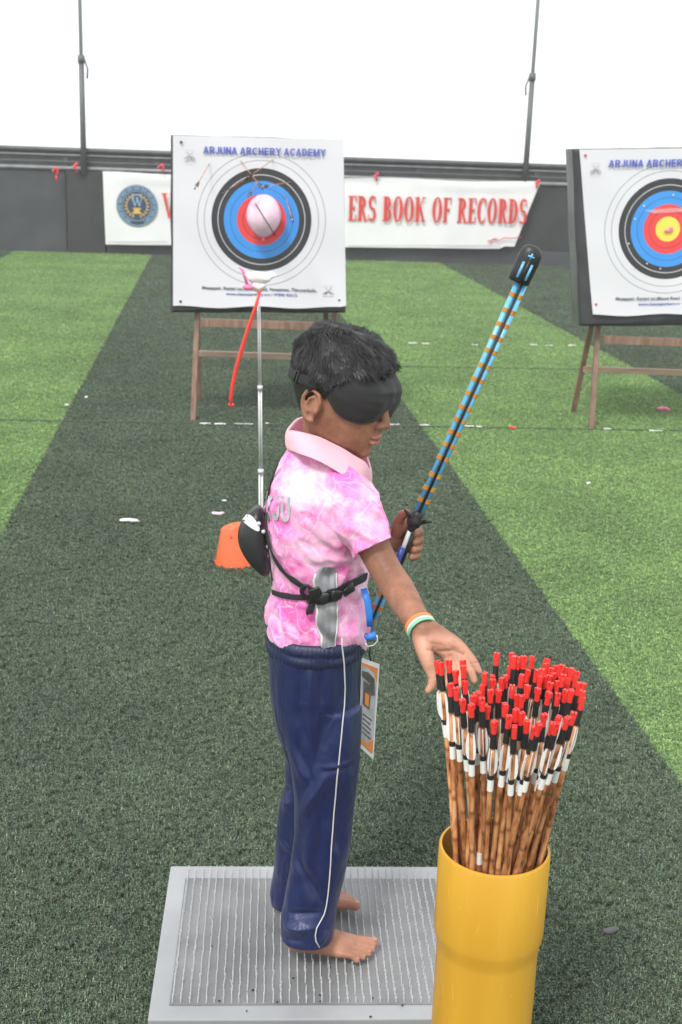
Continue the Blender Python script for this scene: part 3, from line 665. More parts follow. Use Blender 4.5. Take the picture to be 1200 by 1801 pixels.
    for (x, y) in corners['pins']:
        mb = MB(); o_ = onf(x, y, .004); mb.tube([o_, o_+un*.006], [.008, .006], 10); build(mb, 'pin', M[pins], t)
    return t, onf, face, ux, uz, un
ADDR = 'Mogappair, Retteri tur,Mount Road, Vanagaram, Thiruverkadu.'
t1, onf1, face1, ux1, uz1, un1 = target(460, 387, dict(block=[(298,237),(604,245),(608,550),(301,549)], paper=[(303,238),(604,245),(609,540),(306,538)],
    text=[('ARJUNA ARCHERY ACADEMY', 465, 268, .69, .052, .0022, 'blue_print', 'title'), ('www.chennaiarchery academy', 460, 272.5, .27, .008, .0, 'grey_print', 'subtitle'),
          (ADDR, 457, 510, .66, .026, .0005, 'dark_print', 'address'), ('www.chennaiarchery.org / 97890 93312', 461, 519, .41, .021, .0004, 'blue_print', 'web_address')],
    logo=[(333, 274), (578, 511)], pins=[(318, 250), (319, 529), (597, 527)]), YB, .10,
    'left target board with a pink balloon over its centre rings', 1, 'foam', 'black_rubber')
easel('easel', t1.location.x, 7.2, .655, 'brown wooden easel under the target with the pink balloon', tuple(G(340, 742)), tuple(G(585, 742)), tuple(G(350, 706)), tuple(G(575, 710)), 'wood')
t2, onf2, face2, ux2, uz2, un2 = target(1175, 403, dict(block=[(1009,262),(1345,258),(1350,572),(1018,573)], paper=[(1021,263),(1341,259),(1345,551),(1041,553)],
    text=[('ARJUNA ARCHERY ACADEMY', 1182, 288, .72, .052, .0022, 'blue_print', 'title'), ('www.chennaiarchery academy', 1180, 294, .27, .008, .0, 'grey_print', 'subtitle'),
          (ADDR, 1180, 526, .66, .026, .0005, 'dark_print', 'address'), ('www.chennaiarchery.org / 97890 93312', 1182, 535, .41, .021, .0004, 'blue_print', 'web_address')],
    logo=[(1049, 297), (1310, 524)], pins=[(1031, 273), (1047, 534), (1330, 270)]), 7.40, .26,
    'right target board cut by the frame, its yellow centre uncovered', 2, 'foamgrey', 'red_tape', curl=-.0)
easel('easel', t2.location.x, 7.4, .61, 'wooden easel under the right hand target with uncovered yellow centre', tuple(G(1040, 755)), tuple(G(1320, 757)), tuple(G(1008, 726)), tuple(G(1300, 730)), 'wood')
# clear tape patches and torn centre on the right target
for (pts) in ([(1130,368),(1180,366),(1215,369),(1215,373),(1150,374)],):
    mb = MB(); mb.prism([(0,0)]*0 or [((onf2(*p)-onf2(1175,403)).dot(ux2), (onf2(*p)-onf2(1175,403)).dot(uz2)) for p in pts], onf2(1175,403,.0075), ux2, uz2, un2, .0006); build(mb, 'tape', M['tape'], face2, smooth=False)
mb = MB(); mb.ell(onf2(1174, 406, .008), (.022, .006, .009)); mb.ell(onf2(1180, 403, .008), (.012, .006, .014)); build(mb, 'balloon_scrap', M['hotpink'], label='torn pink balloon scrap stuck in the yellow centre', cat='balloon scrap')
for (x, y) in ((1133,362),(1117,385),(1105,428),(1137,463),(1160,472),(1112,470),(1185,343)):
    mb = MB(); mb.ell(onf2(x, y, .0065), (.0045,.001,.0045), n=8, m=5); build(mb, 'hole', M['litter'], face2)

# pink balloon on the left target
bc = onf1(466, 378, .10)
bl = empty('balloon', bc, 'round pale pink balloon fixed over the centre of left target', 'balloon')
mb = MB(); R = []; n = 28
for i in range(1, 22):
    t_ = math.pi*i/22; rr = .098*math.sin(t_)*(1-.12*math.cos(t_+.0)*-1 if False else 1); z = .118*math.cos(t_)
    if z < 0: rr *= (1-.28*(z/.118)**2)
    R.append([bc+Vector((rr*math.cos(2*math.pi*j/n), rr*.95*math.sin(2*math.pi*j/n), z)) for j in range(n)])
mb.rings(R); build(mb, 'balloon_skin', M['pink_rubber'], bl)
mb = MB(); mb.tube([bc+Vector((0,0,-.112)), bc+Vector((0,0,-.125)), bc+Vector((.002,0,-.135))], [.006,.005,.011], 10); build(mb, 'knot', M['hotpink'], bl)
# arrows stuck in the left target
def stuck(b_, t_, lab, ln=.35):
    a = onf1(*b_, .0); dirp = onf1(*t_, .0)
    tail = W(t_[0], t_[1], YB-ln); e_ = empty('stuck_arrow', a, lab, 'arrow', 'arrows stuck in the left target')
    d = (tail-a)
    mb = MB(); mb.tube([a, tail], .0023, 8); build(mb, 'shaft', M['bamboo'], e_)
    mb = MB(); mb.tube([tail, tail+d.normalized()*.02], .0036, 8); build(mb, 'nock', M['wrapblack'], e_)
    u_ = d.normalized(); s_ = u_.cross(Vector((0,0,1))).normalized()
    for k in range(3):
        q = Matrix.Rotation(k*2.094, 3, u_) @ s_; mb = MB(); b0 = tail-u_*.02; b1 = tail-u_*.08
        mb.prism([(0,0),(.06,0),(.05,.006),(.005,.012)], b0, -u_, q, u_.cross(q), .0006); build(mb, 'feather', M['wrapblack'], e_, smooth=False)
for (a, b, l, s_) in (((368,288),(344,330),.25,'thin arrow stuck in the white paper left of the rings'), ((388,342),(440,310),.3,'thin arrow in the upper left of the black ring'), ((480,281),(436,312),.3,'thin arrow slanting from the outer white ring above the balloon'),
                   ((423,283),(461,331),.35,'thin arrow slanting down to the top of the blue ring'), ((512,320),(461,329),.3,'thin arrow lying across the top of the blue ring'),
                   ((500,339),(515,388),.35,'thin arrow in the right of the blue ring'), ((455,316),(438,344),.25,'short thin arrow just above the balloon')):
    stuck(a, b, s_, l)
a = bc+Vector((-.04,-.09,.07)); b = bc+Vector((.075,-.12,-.10))
mb = MB(); mb.tube([a, b], .0028, 8); build(mb, 'stuck_arrow', M['wrapblack'], label='thin dark arrow slanting across the front of the pink balloon', cat='arrow', group='arrows stuck in the left target')

# ---- balloon stand: telescopic rod with burst balloon
YR = 4.62; rt = W(455, 512, YR); rbx = W(460, 880, YR); BK = Vector((rbx.x+.002, YR, 0)); rb = BK.copy()
st = empty('balloon_stand', rb, 'slim steel telescopic rod standing behind the boy under the left target', 'stand')
secs = [(rt, W(457.5, 682, YR), .0062), (W(457.5, 682, YR), W(459, 829, YR), .0075), (W(459, 829, YR), rb, .0088)]
for a, b, r_ in secs:
    mb = MB()
    for dx in (-r_*.55, r_*.55): mb.tube([a+Vector((dx,0,0)), b+Vector((dx,0,0))], r_*.42, 10)
    build(mb, 'rod_section', M['chrome'], st)
for p, r_ in ((secs[1][0], .010), (secs[2][0], .0115)):
    mb = MB(); mb.tube([p+Vector((0,0,.008)), p-Vector((0,0,.008))], r_, 12); build(mb, 'collar', M['chrome'], st)
mb = MB(); mb.lathe([(.001,.02),(.02,.018),(.05,.008),(.055,0),(.001,0)], rb, 24); build(mb, 'base', M['black_plastic'], st)
mb = MB(); mb.lathe([(.001,0),(.018,.0),(.02,.03),(.026,.045),(.022,.046),(.015,.02),(.001,.02)], rt, 20); build(mb, 'cup', M['white'], st)
mb = MB(); rn = random.Random(3)
cc = rt+Vector((.0,-.01,.050)); mb.ell(cc, (.045,.024,.022), n=24, m=12); mb.ell(cc+Vector((-.038,0,.008)), (.024,.010,.009)); mb.ell(cc+Vector((.040,0,.010)), (.024,.010,.011)); mb.ell(cc+Vector((.0,0,-.03)), (.028,.02,.02))
me = voxel(mb, 'burst_balloon', .003, 3); a = coords(me)
for i in range(len(a)): a[i] += np.array(noise.noise_vector(Vector(a[i])*30))*.007
setco(me, a); link('burst_balloon', me, M['whitepink'], label='burst white balloon rubber bunched on top of the rod', cat='balloon')
mb = MB(); p = cc+Vector((-.035,-.035,-.032)); mb.ell(p, (.02,.01,.011)); mb.tube([p+Vector((0,0,.0)), p+Vector((-.02,0,.06)), p+Vector((-.035,0,.07))], [.006,.005,.003], 8); build(mb, 'balloon_scrap', M['hotpink'], label='pink balloon scrap tucked beside the burst white balloon', cat='balloon scrap')
pts = [(458,512),(448,545),(436,580),(425,615),(415,650),(409,680),(406,700),(407,712)]; P = [W(x, y, YR-.03) for x, y in pts]
mb = MB(); mb.tube(P, [.009,.0105,.011,.0125,.0125,.011,.011,.009], 12, flat=(1,.6), up=(0,1,0)); mb.ell(P[-1], (.011,.009,.008))
build(mb, 'limp_balloon', M['red_rubber'], label='long limp red balloon hanging down from the top of the rod', cat='balloon')

# ---- small orange pot upside down beside the rod
q_ = G(410, 1003); BK2 = Vector((q_.x, q_.y+.075, 0))
ob = empty('bucket', BK2, 'small upturned orange plastic pot partly behind the black bag', 'pot')
lean = Vector((-.012, 0, .158)); 
def potring(t, r, n=40): c = BK2+lean*t; return [c+Vector((r*math.cos(2*math.pi*j/n), r*math.sin(2*math.pi*j/n), (.012*math.cos(2*math.pi*j/n) if t > .5 else 0))) for j in range(n)]
mb = MB(); mb.rings([potring(0,.070), potring(0,.079), potring(.07,.079), potring(.075,.0745), potring(.96,.044), potring(1,.040), potring(1,.002)], True); build(mb, 'shell', M['orange'], ob, angle=30)
mb = MB(); P = []
for t in (0.02, .08, .5, .95): a_ = -.45; r_ = .0805 if t < .075 else .0765-.0325*(t-.075)/.885; P.append(BK2+lean*t+Vector((r_*math.cos(a_), r_*math.sin(a_), 0)))
mb.tube(P, .007, 8, flat=(1,.5), up=(1,-1,0)); build(mb, 'rib', M['orangelight'], ob)
mb = MB(); mb.ell(BK2+lean*.80+Vector((.050*math.cos(-1.6), .050*math.sin(-1.6), 0)), .005); build(mb, 'rivet', M['red_rubber'], ob)

# ================================================================== NAIL BOARD
zt = .055
pb = empty('nail_board', ((PX0+PX1)/2, (PY0+PY1)/2, 0), 'flat grey metal board of upright nails under the boy', 'nail board')
cx, cy = (PX0+PX1)/2, (PY0+PY1)/2; pb.rotation_euler = (0, 0, BROT)
mb = MB(); mb.box((cx, cy, zt/2), ((PX1-PX0)/2, (PY1-PY0)/2, zt/2)); build(mb, 'slab', M['steel'], pb, smooth=False, bevel=.003)
mb = MB(); nx0, nx1, ny0, ny1 = PX0+.042, PX1-.04, PY0+.045, PY1-.02
mb.add([(nx0-.006,ny0-.006,zt+.0012),(nx1+.006,ny0-.006,zt+.0012),(nx1+.006,ny1-.03,zt+.0012),(nx0-.006,ny1-.03,zt+.0012)], [(0,1,2,3)]); build(mb, 'worn_panel', M['steeldark'], pb, smooth=False)
mb = MB(); sx = .0155
k = 0; x = nx0
while x <= nx1:
    y = ny0; o_ = random.uniform(-.0012, .0012)
    while y <= ny1:
        a = random.gauss(0, .0006); b = random.uniform(-.002, .002); h = random.uniform(.0135, .0165)
        px_, py_ = x+o_+random.uniform(-.0006,.0006), y
        if random.random() < .985:
            if random.random() < .01: a *= 5
            mb.tube([(px_, py_, zt-.001), (px_+a, py_+b, zt+h)], [.0011, .0009], 4, cap=True)
        y += .0115
    x += sx
build(mb, 'nails', M['nail'], pb, smooth=False, fix=False, kind='stuff')
mb = MB()
for (x, y) in ((372,1664),(322,1726),(386,1760),(445,1741),(434,1778),(516,1720),(564,1761),(563,1750),(655,1755),(652,1788),(708,1768),(580,1700),(773,1590),(488,1762)):
    p = G(x, y, zt+.003); mb.ell(p, (random.uniform(.0015,.003), random.uniform(.0015,.0025), .0018), n=7, m=5)
build(mb, 'rubber_crumbs', M['black_rubber'], label='black rubber crumbs scattered on the nail board', cat='crumbs', kind='stuff')

# ================================================================== YELLOW PIPE
pc_ = Vector((.251, 1.67, 0)); PR = .0845; PZ = .587
pp = empty('yellow_pipe', pc_, 'upright yellow plastic pipe holding the bundle of arrows', 'pipe')
prof = [(.072,0),(.0785,.0),(.0785,PZ-.175),(.0790,PZ-.165),(.0835,PZ-.148),(PR,PZ-.138),(PR,PZ-.003),(PR-.0015,PZ),(PR-.0045,PZ),(PR-.006,PZ-.003),(PR-.006,PZ-.138),(.072,PZ-.165),(.072,.0)]
mb = MB(); mb.lathe(prof, pc_, 72); 
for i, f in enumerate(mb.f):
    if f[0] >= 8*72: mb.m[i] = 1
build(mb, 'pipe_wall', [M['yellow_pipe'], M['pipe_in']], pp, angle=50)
mb = MB()
rn = random.Random(5)
for k in range(34):
    a = rn.uniform(-2.9, -.2); z = rn.uniform(.12, PZ-.02); r_ = (PR if z > PZ-.138 else .0785)
    if PZ-.18 < z < PZ-.13: continue
    L_ = rn.uniform(.008,.06); ta = rn.gauss(0,.05); pts = []
    for i in range(5): aa = a+ta*i/4+rn.uniform(-.01,.01); zz = min(z-L_*i/4, PZ-.012); rr_ = (PR if zz > PZ-.138 else (.0785 if zz < PZ-.166 else .082)); pts.append(pc_+Vector((rr_*math.cos(aa), rr_*math.sin(aa), zz)))
    q_ = rn.choice((.4,.5,.6,.9)); mb.tube(pts, [.0002*q_,.0006*q_,.0008*q_,.0006*q_,.0002*q_], 5)
build(mb, 'scuffs', mat('pale_scuff', (.70,.42,.07), .5), pp, kind='stuff')

# ================================================================== ARROWS
nm_ = MB(); nm_.tube([(0,0,-.021),(0,0,-.007)], [.0040,.0041], 10)
for sgn in (-1, 1): nm_.box((sgn*.0024, 0, -.0040), (.0016, .0034, .0042))
nock_me = nm_.mesh('nock'); recalc(nock_me); nock_me.materials.append(M['nock']); nock_me.set_sharp_from_angle(angle=.7)
def tubeme(nm, z0, z1, r0, r1, m_, n=10):
    b = MB(); b.tube([(0,0,z0),(0,0,z1)], [r0, r1], n); me = b.mesh(nm); recalc(me); me.set_sharp_from_angle(angle=.7); me.materials.append(M[m_]); return me
wrap_me = tubeme('wrap', -.044, -.0195, .0048, .0044, 'wrapblack'); AL = .74
b = MB(); zz = np.linspace(-AL, -.02, 13); b.tube([(.0008*math.sin(i*2.1)*(z < -.2), .0008*math.cos(i*1.7)*(z < -.2), z) for i, z in enumerate(zz)], [(.0042+.0004*(i % 3 == 0)) if z < -.2 else .0038 for i, z in enumerate(zz)], 8)
shaft_me = b.mesh('shaft'); recalc(shaft_me); shaft_me.materials.append(M['bamboo'])
band_me = tubeme('band', -.097, -.0895, .0049, .0049, 'wrapblack'); label_me = tubeme('paper_label', -.117, -.0972, .0047, .0047, 'label')
tag_me = tubeme('paper_label', -.255, -.236, .0048, .0048, 'label')
fe = []
for k in range(3):
    b = MB(); a = k*2.094+.5; q = Vector((math.cos(a), math.sin(a), 0)); nn = Vector((-math.sin(a), math.cos(a), 0))
    b.prism([(.0036,-.090),(.0036,-.047),(.0062,-.049),(.0076,-.058),(.0084,-.068),(.0084,-.077),(.0074,-.084),(.0055,-.089)], -nn*.0004, q, Vector((0,0,1)), nn, .0008)
    me = b.mesh('feather', smooth=False); recalc(me); me.materials.append(M['feather']); fe.append(me)
tick_me = None
N0 = '''172,150 195,160 245,145 333,145 335,180 290,210 256,290 345,275 290,315 330,390 412,350 430,345 452,380 470,225 468,280 518,240 485,430 545,100 575,255 600,240
595,415 530,525 655,555 665,450 672,360 702,365 638,100 652,120 675,125 712,120 763,120 640,170 622,182 675,165 700,235 738,205 795,205 825,200 858,135 850,165 885,195 910,180 815,245
845,245 870,240 878,285 930,180 950,175 968,190 985,200 1010,195 1043,215 945,255 925,275 990,260 1060,285 1085,290 1078,335 1080,375 1025,470 985,500 930,495 890,535 808,540 780,560
915,535 398,365 600,430 520,265 712,150 960,235 1030,240 895,225 385,420 505,330 555,330 640,300 735,300 800,320 870,345 925,350 975,330 1010,330 735,520 700,470 455,300 840,480 620,490'''.split()
APTS = [tuple(map(float, q.split(','))) for q in N0]
CX = [(230, 'far left'), (350, 'left'), (500, 'centre left'), (690, 'centre'), (860, 'centre right'), (990, 'right'), (2000, 'far right')]
CYb = [(210, 'back'), (300, 'upper middle'), (440, 'lower middle'), (900, 'front')]
def acell(x, y): return next(n for l, n in CYb if y < l), next(n for l, n in CX if x < l)
ORD = ['leftmost', 'second from left', 'third from left', 'fourth from left', 'fifth from left', 'sixth from left', 'seventh from left', 'eighth from left', 'ninth from left', 'tenth from left']
def alabel(x, y):
    if (x, y) == (545, 100): return 'lone bamboo arrow standing tallest between the hand and the back cluster'
    c = acell(x, y); mates = sorted(p for p in APTS if acell(*p) == c and p != (545, 100)); k = mates.index((x, y))
    if len(mates) == 1: return 'bamboo arrow whose red nock is alone, %s %s of bundle' % c
    return 'bamboo arrow with %s red nock, %s %s of bundle' % ((ORD[k],)+c)
arn = random.Random(11); RIM = PR-.012
for i, s_ in enumerate(N0):
    cx_, cy_ = map(float, s_.split(',')); x, y = cx_/3.53+720, cy_/3.53+1120
    z = .853+arn.uniform(-.012, .012)+(.008 if cy_ < 130 else 0)
    p = G(x, y-0, z); q = Vector((p.x-pc_.x, p.y-pc_.y, 0))
    rim = q*.66+Vector((arn.uniform(-.012,.012), arn.uniform(-.014,.014)-.006, 0))
    if rim.length > RIM: rim *= RIM/rim.length
    rp = pc_+rim+Vector((0,0,PZ)); d = (rp-p).normalized(); bt = p+d*AL
    off = Vector((bt.x-pc_.x, bt.y-pc_.y, 0))
    if off.length > .06:      # keep the hidden end inside the pipe
        off *= .06/off.length; tgt = Vector((pc_.x+off.x, pc_.y+off.y, bt.z)); d = (tgt-p).normalized(); 
        tt = (PZ-p.z)/d.z; rr = p+d*tt; ro = Vector((rr.x-pc_.x, rr.y-pc_.y, 0))
        if ro.length > RIM: ro *= RIM/ro.length; rp = pc_+ro+Vector((0,0,PZ)); d = (rp-p).normalized()
    a = empty('arrow', p, alabel(cx_, cy_), 'arrow', 'bamboo arrows standing in the yellow pipe')
    a.rotation_mode = 'QUATERNION'; a.rotation_quaternion = (-d).to_track_quat('Z', 'Y') @ Matrix.Rotation(arn.uniform(0, 6.28), 4, 'Z').to_quaternion()
    for nm, me in (('nock', nock_me), ('wrap', wrap_me), ('shaft', shaft_me), ('band', band_me), ('paper_label', label_me), ('feather', fe[0]), ('feather', fe[1]), ('feather', fe[2])):
        o = link(nm, me, None, a)
    if i == 16: link('paper_label', tag_me, None, a)
#BODY
# ================================================================== THE BOY
YC = 2.17
base = Vector((.0, 2.18, zt+.015))
boy = empty('person', base, 'small barefoot boy with black blindfold, pink shirt and navy track pants on nail board', 'person')
# ---- head frame
HC = W(608, 676, 2.165); HR = Matrix.Rotation(math.radians(-25), 3, 'Z') @ Matrix.Rotation(math.radians(17), 3, 'Y')
def hp(x, y, z): return HC + HR @ Vector((x, y, z))
SL = [(.085,-.002,-.030,.018),(.081,.018,-.052,.038),(.074,.037,-.071,.055),(.063,.051,-.083,.066),(.048,.064,-.091,.0735),(.025,.078,-.094,.0775),(.0,.080,-.092,.0775),
      (-.02,.0795,-.085,.075),(-.04,.0815,-.078,.0715),(-.055,.083,-.067,.069),(-.07,.083,-.050,.0655),(-.085,.081,-.018,.060),(-.098,.078,.0,.050),(-.108,.070,.018,.037),(-.113,.056,.028,.020)]
def slc(z):
    if z >= SL[0][0]: return SL[0][1:]
    for a, b in zip(SL, SL[1:]):
        if z >= b[0]:
            t = (a[0]-z)/(a[0]-b[0]); t = t*t*(3-2*t)*.3+t*.7; return tuple(a[k]+(b[k]-a[k])*t for k in (1,2,3))
    return SL[-1][1:]
def headpt(z, th, out=0.):
    xf, xb, hw = slc(z); xc = -.012; c, s_ = math.cos(th), math.sin(th)
    ax_ = (xf-xc) if c > 0 else (xc-xb); ex = 2.45 if c > 0 else 2.05
    k = (abs(c)**ex+abs(s_)**ex)**(-1/ex)
    return Vector((xc+(ax_+out)*k*c, (hw+out)*k*s_, z))
def headring(z, out=0., n=40): return [HC+HR@headpt(z, 2*math.pi*j/n, out) for j in range(n)]
mb = MB(); mb.rings([headring(z) for z in np.linspace(.085, -.113, 34)])
mb.ell(hp(-.018,0,.074), (.042,.040,.0140), HR)
# nose
mb.chain([hp(.078,0,.002), hp(.086,0,-.018), hp(.0935,0,-.034)], [.0072,.0074,.0086], 12)
mb.ell(hp(.0955,0,-.0375), (.0085,.0092,.0078), HR)
for s_ in (-1, 1): mb.ell(hp(.0885,s_*.0105,-.040), (.0085,.0068,.0068), HR)
mb.ell(hp(.0855,0,-.052), (.007,.006,.008), HR)          # philtrum
mb.ell(hp(.0868,0,-.0625), (.0068,.0185,.0050), HR); mb.ell(hp(.0885,0,-.0620), (.0055,.009,.0045), HR)
mb.ell(hp(.0862,0,-.0735), (.0072,.0165,.0058), HR)
mb.ell(hp(.0705,0,-.098), (.0145,.020,.0135), HR)
# ears
for s_ in (-1, 1):
    E0_ = Vector((-.012, s_*.0755, -.034)); tl = Matrix.Rotation(s_*.35, 3, 'Z')
    def ep(x, z, o=0): return HC+HR@(E0_+tl@Vector((x, s_*o, z)))
    hx = [(.010,-.002,.002),(.013,.012,.004),(.008,.024,.007),(-.004,.0285,.010),(-.015,.024,.0125),(-.0195,.010,.014),(-.018,-.004,.013),(-.012,-.017,.010),(-.003,-.0255,.006),(.006,-.0255,.003)]
    mb.chain([ep(x, z, o) for x, z, o in hx], [.0030,.0034,.0036,.0038,.0040,.0040,.0040,.0044,.0055,.005], 10)
    ah = [(-.003,.016,.007),(-.010,.010,.0095),(-.011,-.002,.0095),(-.006,-.012,.008)]
    mb.chain([ep(*q) for q in ah], [.0028]*4, 8); mb.ell(ep(.009,-.006,.005), (.0045,.003,.006), HR)
    mb.ell(ep(-.003,.004,.001), (.0175,.0050,.0275), HR@tl)
# neck and trunk
NK0 = hp(-.020, 0, -.05); NK1 = W(562, 812, 2.185)
mb.chain([NK0, NK0.lerp(NK1, .5), NK1], [.042,.040,.045], 24)
mb.chain([NK1, W(562, 900, 2.19), W(560, 1000, 2.18), W(556, 1090, 2.18), W(556,1140,2.18)], [.05,.066,.06,.058,.05], 20)
def arm(P, r): mb.chain([W(*p) for p in P], r, 20)
# right arm (near), reaching down to the arrows, palm open to the camera
arm([(575,840,2.14),(618,868,2.09),(640,925,2.065),(664,975,2.045),(684,1012,2.025)], [.034,.034,.031,.0285,.0275])
arm([(684,1012,2.025),(700,1035,2.00),(714,1060,1.965),(729,1085,1.925),(744,1110,1.895)], [.0275,.0278,.0268,.0232,.0205])
def fing(P, r): mb.chain([W(*p) for p in P], r, 12)
WR = (746,1114,1.893)
fing([WR, (760,1128,1.89), (775,1142,1.888), (786,1158,1.884)], [.018,.016,.0125,.0098])   # index metacarpal
fing([WR, (768,1128,1.892),(786,1140,1.890),(797,1152,1.886)], [.018,.0155,.012,.0096])
fing([(752,1108,1.895),(776,1124,1.896),(795,1136,1.893),(806,1147,1.889)], [.016,.0145,.0115,.0092])
fing([(757,1104,1.897),(781,1119,1.899),(800,1129,1.897),(814,1140,1.893)], [.014,.0125,.0105,.0086])
fing([(742,1120,1.89),(746,1140,1.876),(752,1160,1.866),(757,1178,1.858)], [.017,.0155,.013,.0098])  # thumb base
fing([(757,1178,1.858),(762,1193,1.852),(760,1205,1.849),(754,1214,1.847)], [.0095,.0085,.0078,.0066])
fing([(786,1158,1.884),(790,1175,1.872),(790,1190,1.860),(787,1204,1.851)], [.0096,.0084,.0078,.0066])
fing([(797,1152,1.886),(806,1172,1.874),(810,1190,1.862),(809,1206,1.852)], [.0094,.0084,.0078,.0066])
fing([(806,1147,1.889),(820,1165,1.880),(829,1181,1.872),(834,1197,1.866)], [.0090,.0080,.0075,.0064])
fing([(814,1140,1.893),(828,1156,1.888),(837,1169,1.884),(843,1181,1.880)], [.0084,.0074,.0068,.0058])
# left arm (far), hand round the bow grip
arm([(575,848,2.23),(605,890,2.285),(635,935,2.315),(652,975,2.315)], [.034,.032,.029,.027])
arm([(652,975,2.315),(668,968,2.31),(684,955,2.31),(697,944,2.31)], [.027,.025,.021,.0185])
for (k, dy, ex) in ((0,922,0),(1,936,1),(2,950,-1),(3,963,-5)):
    fing([(697,944+k*3,2.31),(710,dy+2,2.318),(722,dy,2.318)], [.0165,.0125,.0095])
    fing([(722,dy,2.318),(734+ex,dy+6,2.308),(738+ex,dy+14,2.292),(729+ex,dy+17,2.278)], [.0095,.0088,.0084,.0074])
fing([(700,935,2.30),(702,916,2.292),(708,905,2.282),(716,902,2.272)], [.014,.0112,.0092,.0074])   # thumb
# legs
def leg(P, r): mb.chain([W(*p) for p in P], r, 18)
leg([(558,1145,2.16),(560,1210,2.13),(572,1340,2.12),(562,1380,2.12),(545,1560,2.11),(528,1652,2.105)], [.05,.048,.042,.038,.034,.025])
leg([(555,1145,2.20),(555,1210,2.22),(556,1340,2.23),(550,1380,2.235),(535,1500,2.25),(522,1578,2.26)], [.05,.048,.042,.038,.034,.025])
# feet
def foot(hx, hy, s_, yaw, L=.186):
    """s_=+1: big toe on the far side"""
    RZ = Matrix.Rotation(yaw, 3, 'Z'); z0 = zt+.0145; o = Vector((hx, hy, z0)); T = lambda x, y, z: o+RZ@Vector((x, s_*y, z)); k = L/.186
    mb.chain([T(.024*k,0,.024), T(.050*k,-.003,.022), T(.085*k,-.008,.0185), T(.118*k,-.013,.0145)], [.0235,.0205,.0175,.0140], 14)
    mb.chain([T(.03*k,.002,.030), T(.07*k,.008,.030), T(.105*k,.013,.021), T(.132*k,.016,.0155)], [.0245,.0215,.0175,.0145], 14)
    mb.chain([T(.03*k,.0,.05), T(.06*k,.004,.042), T(.095*k,.004,.028), T(.128*k,.002,.0175)], [.022,.021,.017,.0135], 14)
    toes = [(.140,.0195,.180,.0215,.0115,.0108),(.140,.0045,.176,.0055,.0080,.0074),(.135,-.0065,.169,-.0075,.0074,.0068),(.128,-.0165,.159,-.0195,.0070,.0064),(.118,-.0245,.147,-.0300,.0066,.0062)]
    for x0, y0, x1, y1, r0, r1 in toes:
        mb.chain([T(x0*k-.012,y0*.95,.014), T(x0*k+.004,y0,.0145), T((x0+x1)/2*k+.002,(y0+y1)/2,.0135), T(x1*k-r1*.6,y1,r1+.0005)], [r0*1.15,r0*1.05,r0*.92,r1], 12)
    return T, toes, k
hr = G(500, 1683, .07); hl = G(472, 1609, .07)
FT = foot(hr.x, hr.y+.024, 1, math.radians(-2)); FL = foot(W(500,1600,2.27).x-.025, 2.268, -1, math.radians(2))
skin_me = voxel(mb, 'body', .0019, 5, .5)
A = coords(skin_me); nv = len(A)
pal = np.zeros(nv, 'f'); lip = np.zeros(nv, 'f'); drk = np.zeros(nv, 'f')
def gauss(c, r): d = A-np.array(c); return np.exp(-(d*d).sum(1)/(r*r))
NRM = normals(skin_me)
wrp = np.array(W(744, 1112, 1.893)); hand = (A[:, 1] < 1.92) & (A[:, 2] < wrp[2]+.01)
pal[hand] = np.clip(.15+(-NRM[hand, 1]), 0, 1)*.85*np.clip((wrp[2]+.012-A[hand, 2])/.02, 0, 1)
sole = A[:, 2] < zt+.075; pal[sole] = np.maximum(pal[sole], np.clip(.42-(A[sole, 2]-zt-.015)/.05, .15, .9))
Hl = (A-np.array(HC))@np.array(HR)
d1 = ((Hl-np.array([.0885,0,-.0625]))/np.array([.014,.019,.0048])); d2 = ((Hl-np.array([.0880,0,-.0738]))/np.array([.014,.0165,.0058]))
lip = np.maximum(np.exp(-((d1**2).sum(1))**2), np.exp(-((d2**2).sum(1))**2)).astype('f')*.8
dm = (Hl-np.array([.092,0,-.0680]))/np.array([.014,.021,.0016]); drk = np.exp(-(dm**2).sum(1)).astype('f')*.85
for s_ in (-1, 1): drk = np.maximum(drk, gauss(hp(.0915,s_*.0065,-.0465), .0042)*.8)
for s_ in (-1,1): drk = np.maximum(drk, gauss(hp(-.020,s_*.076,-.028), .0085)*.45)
drk = np.maximum(drk, gauss(W(680, 1003, 2.0), .028)*.42)  # shade at the elbow, painted into the skin colour
def linefall(P, r, k):
    global drk
    for p, q in zip(P, P[1:]):
        p = np.array(p); q = np.array(q); d = q-p; t = np.clip(((A-p)@d)/(d@d), 0, 1); c = p+t[:, None]*d; drk = np.maximum(drk, np.exp(-(np.linalg.norm(A-c, axis=1)/r)**2)*k)
linefall([W(752,1146,1.872), W(775,1146,1.872), W(798,1143,1.877), W(815,1149,1.88)], .0032, .40)
linefall([W(757,1150,1.865), W(766,1160,1.868), W(772,1176,1.865)], .0028, .30)
for q in ((782,1178,1.86),(800,1176,1.862),(822,1170,1.868),(833,1165,1.875)): linefall([W(q[0]-6,q[1],q[2]), W(q[0]+6,q[1]-2,q[2])], .0018, .3)
for nm, arr in (('palm', pal), ('lip', lip), ('dark', drk.astype('f'))):
    at = skin_me.attributes.new(nm, 'FLOAT', 'POINT'); at.data.foreach_set('value', arr.astype('f'))
hb_ = bvh(skin_me); nA = normals(skin_me)
def onskin(x, y): h = hb_.ray_cast(CAMP, ray(x, y).normalized()); return np.array(h[0]) if h[0] else None
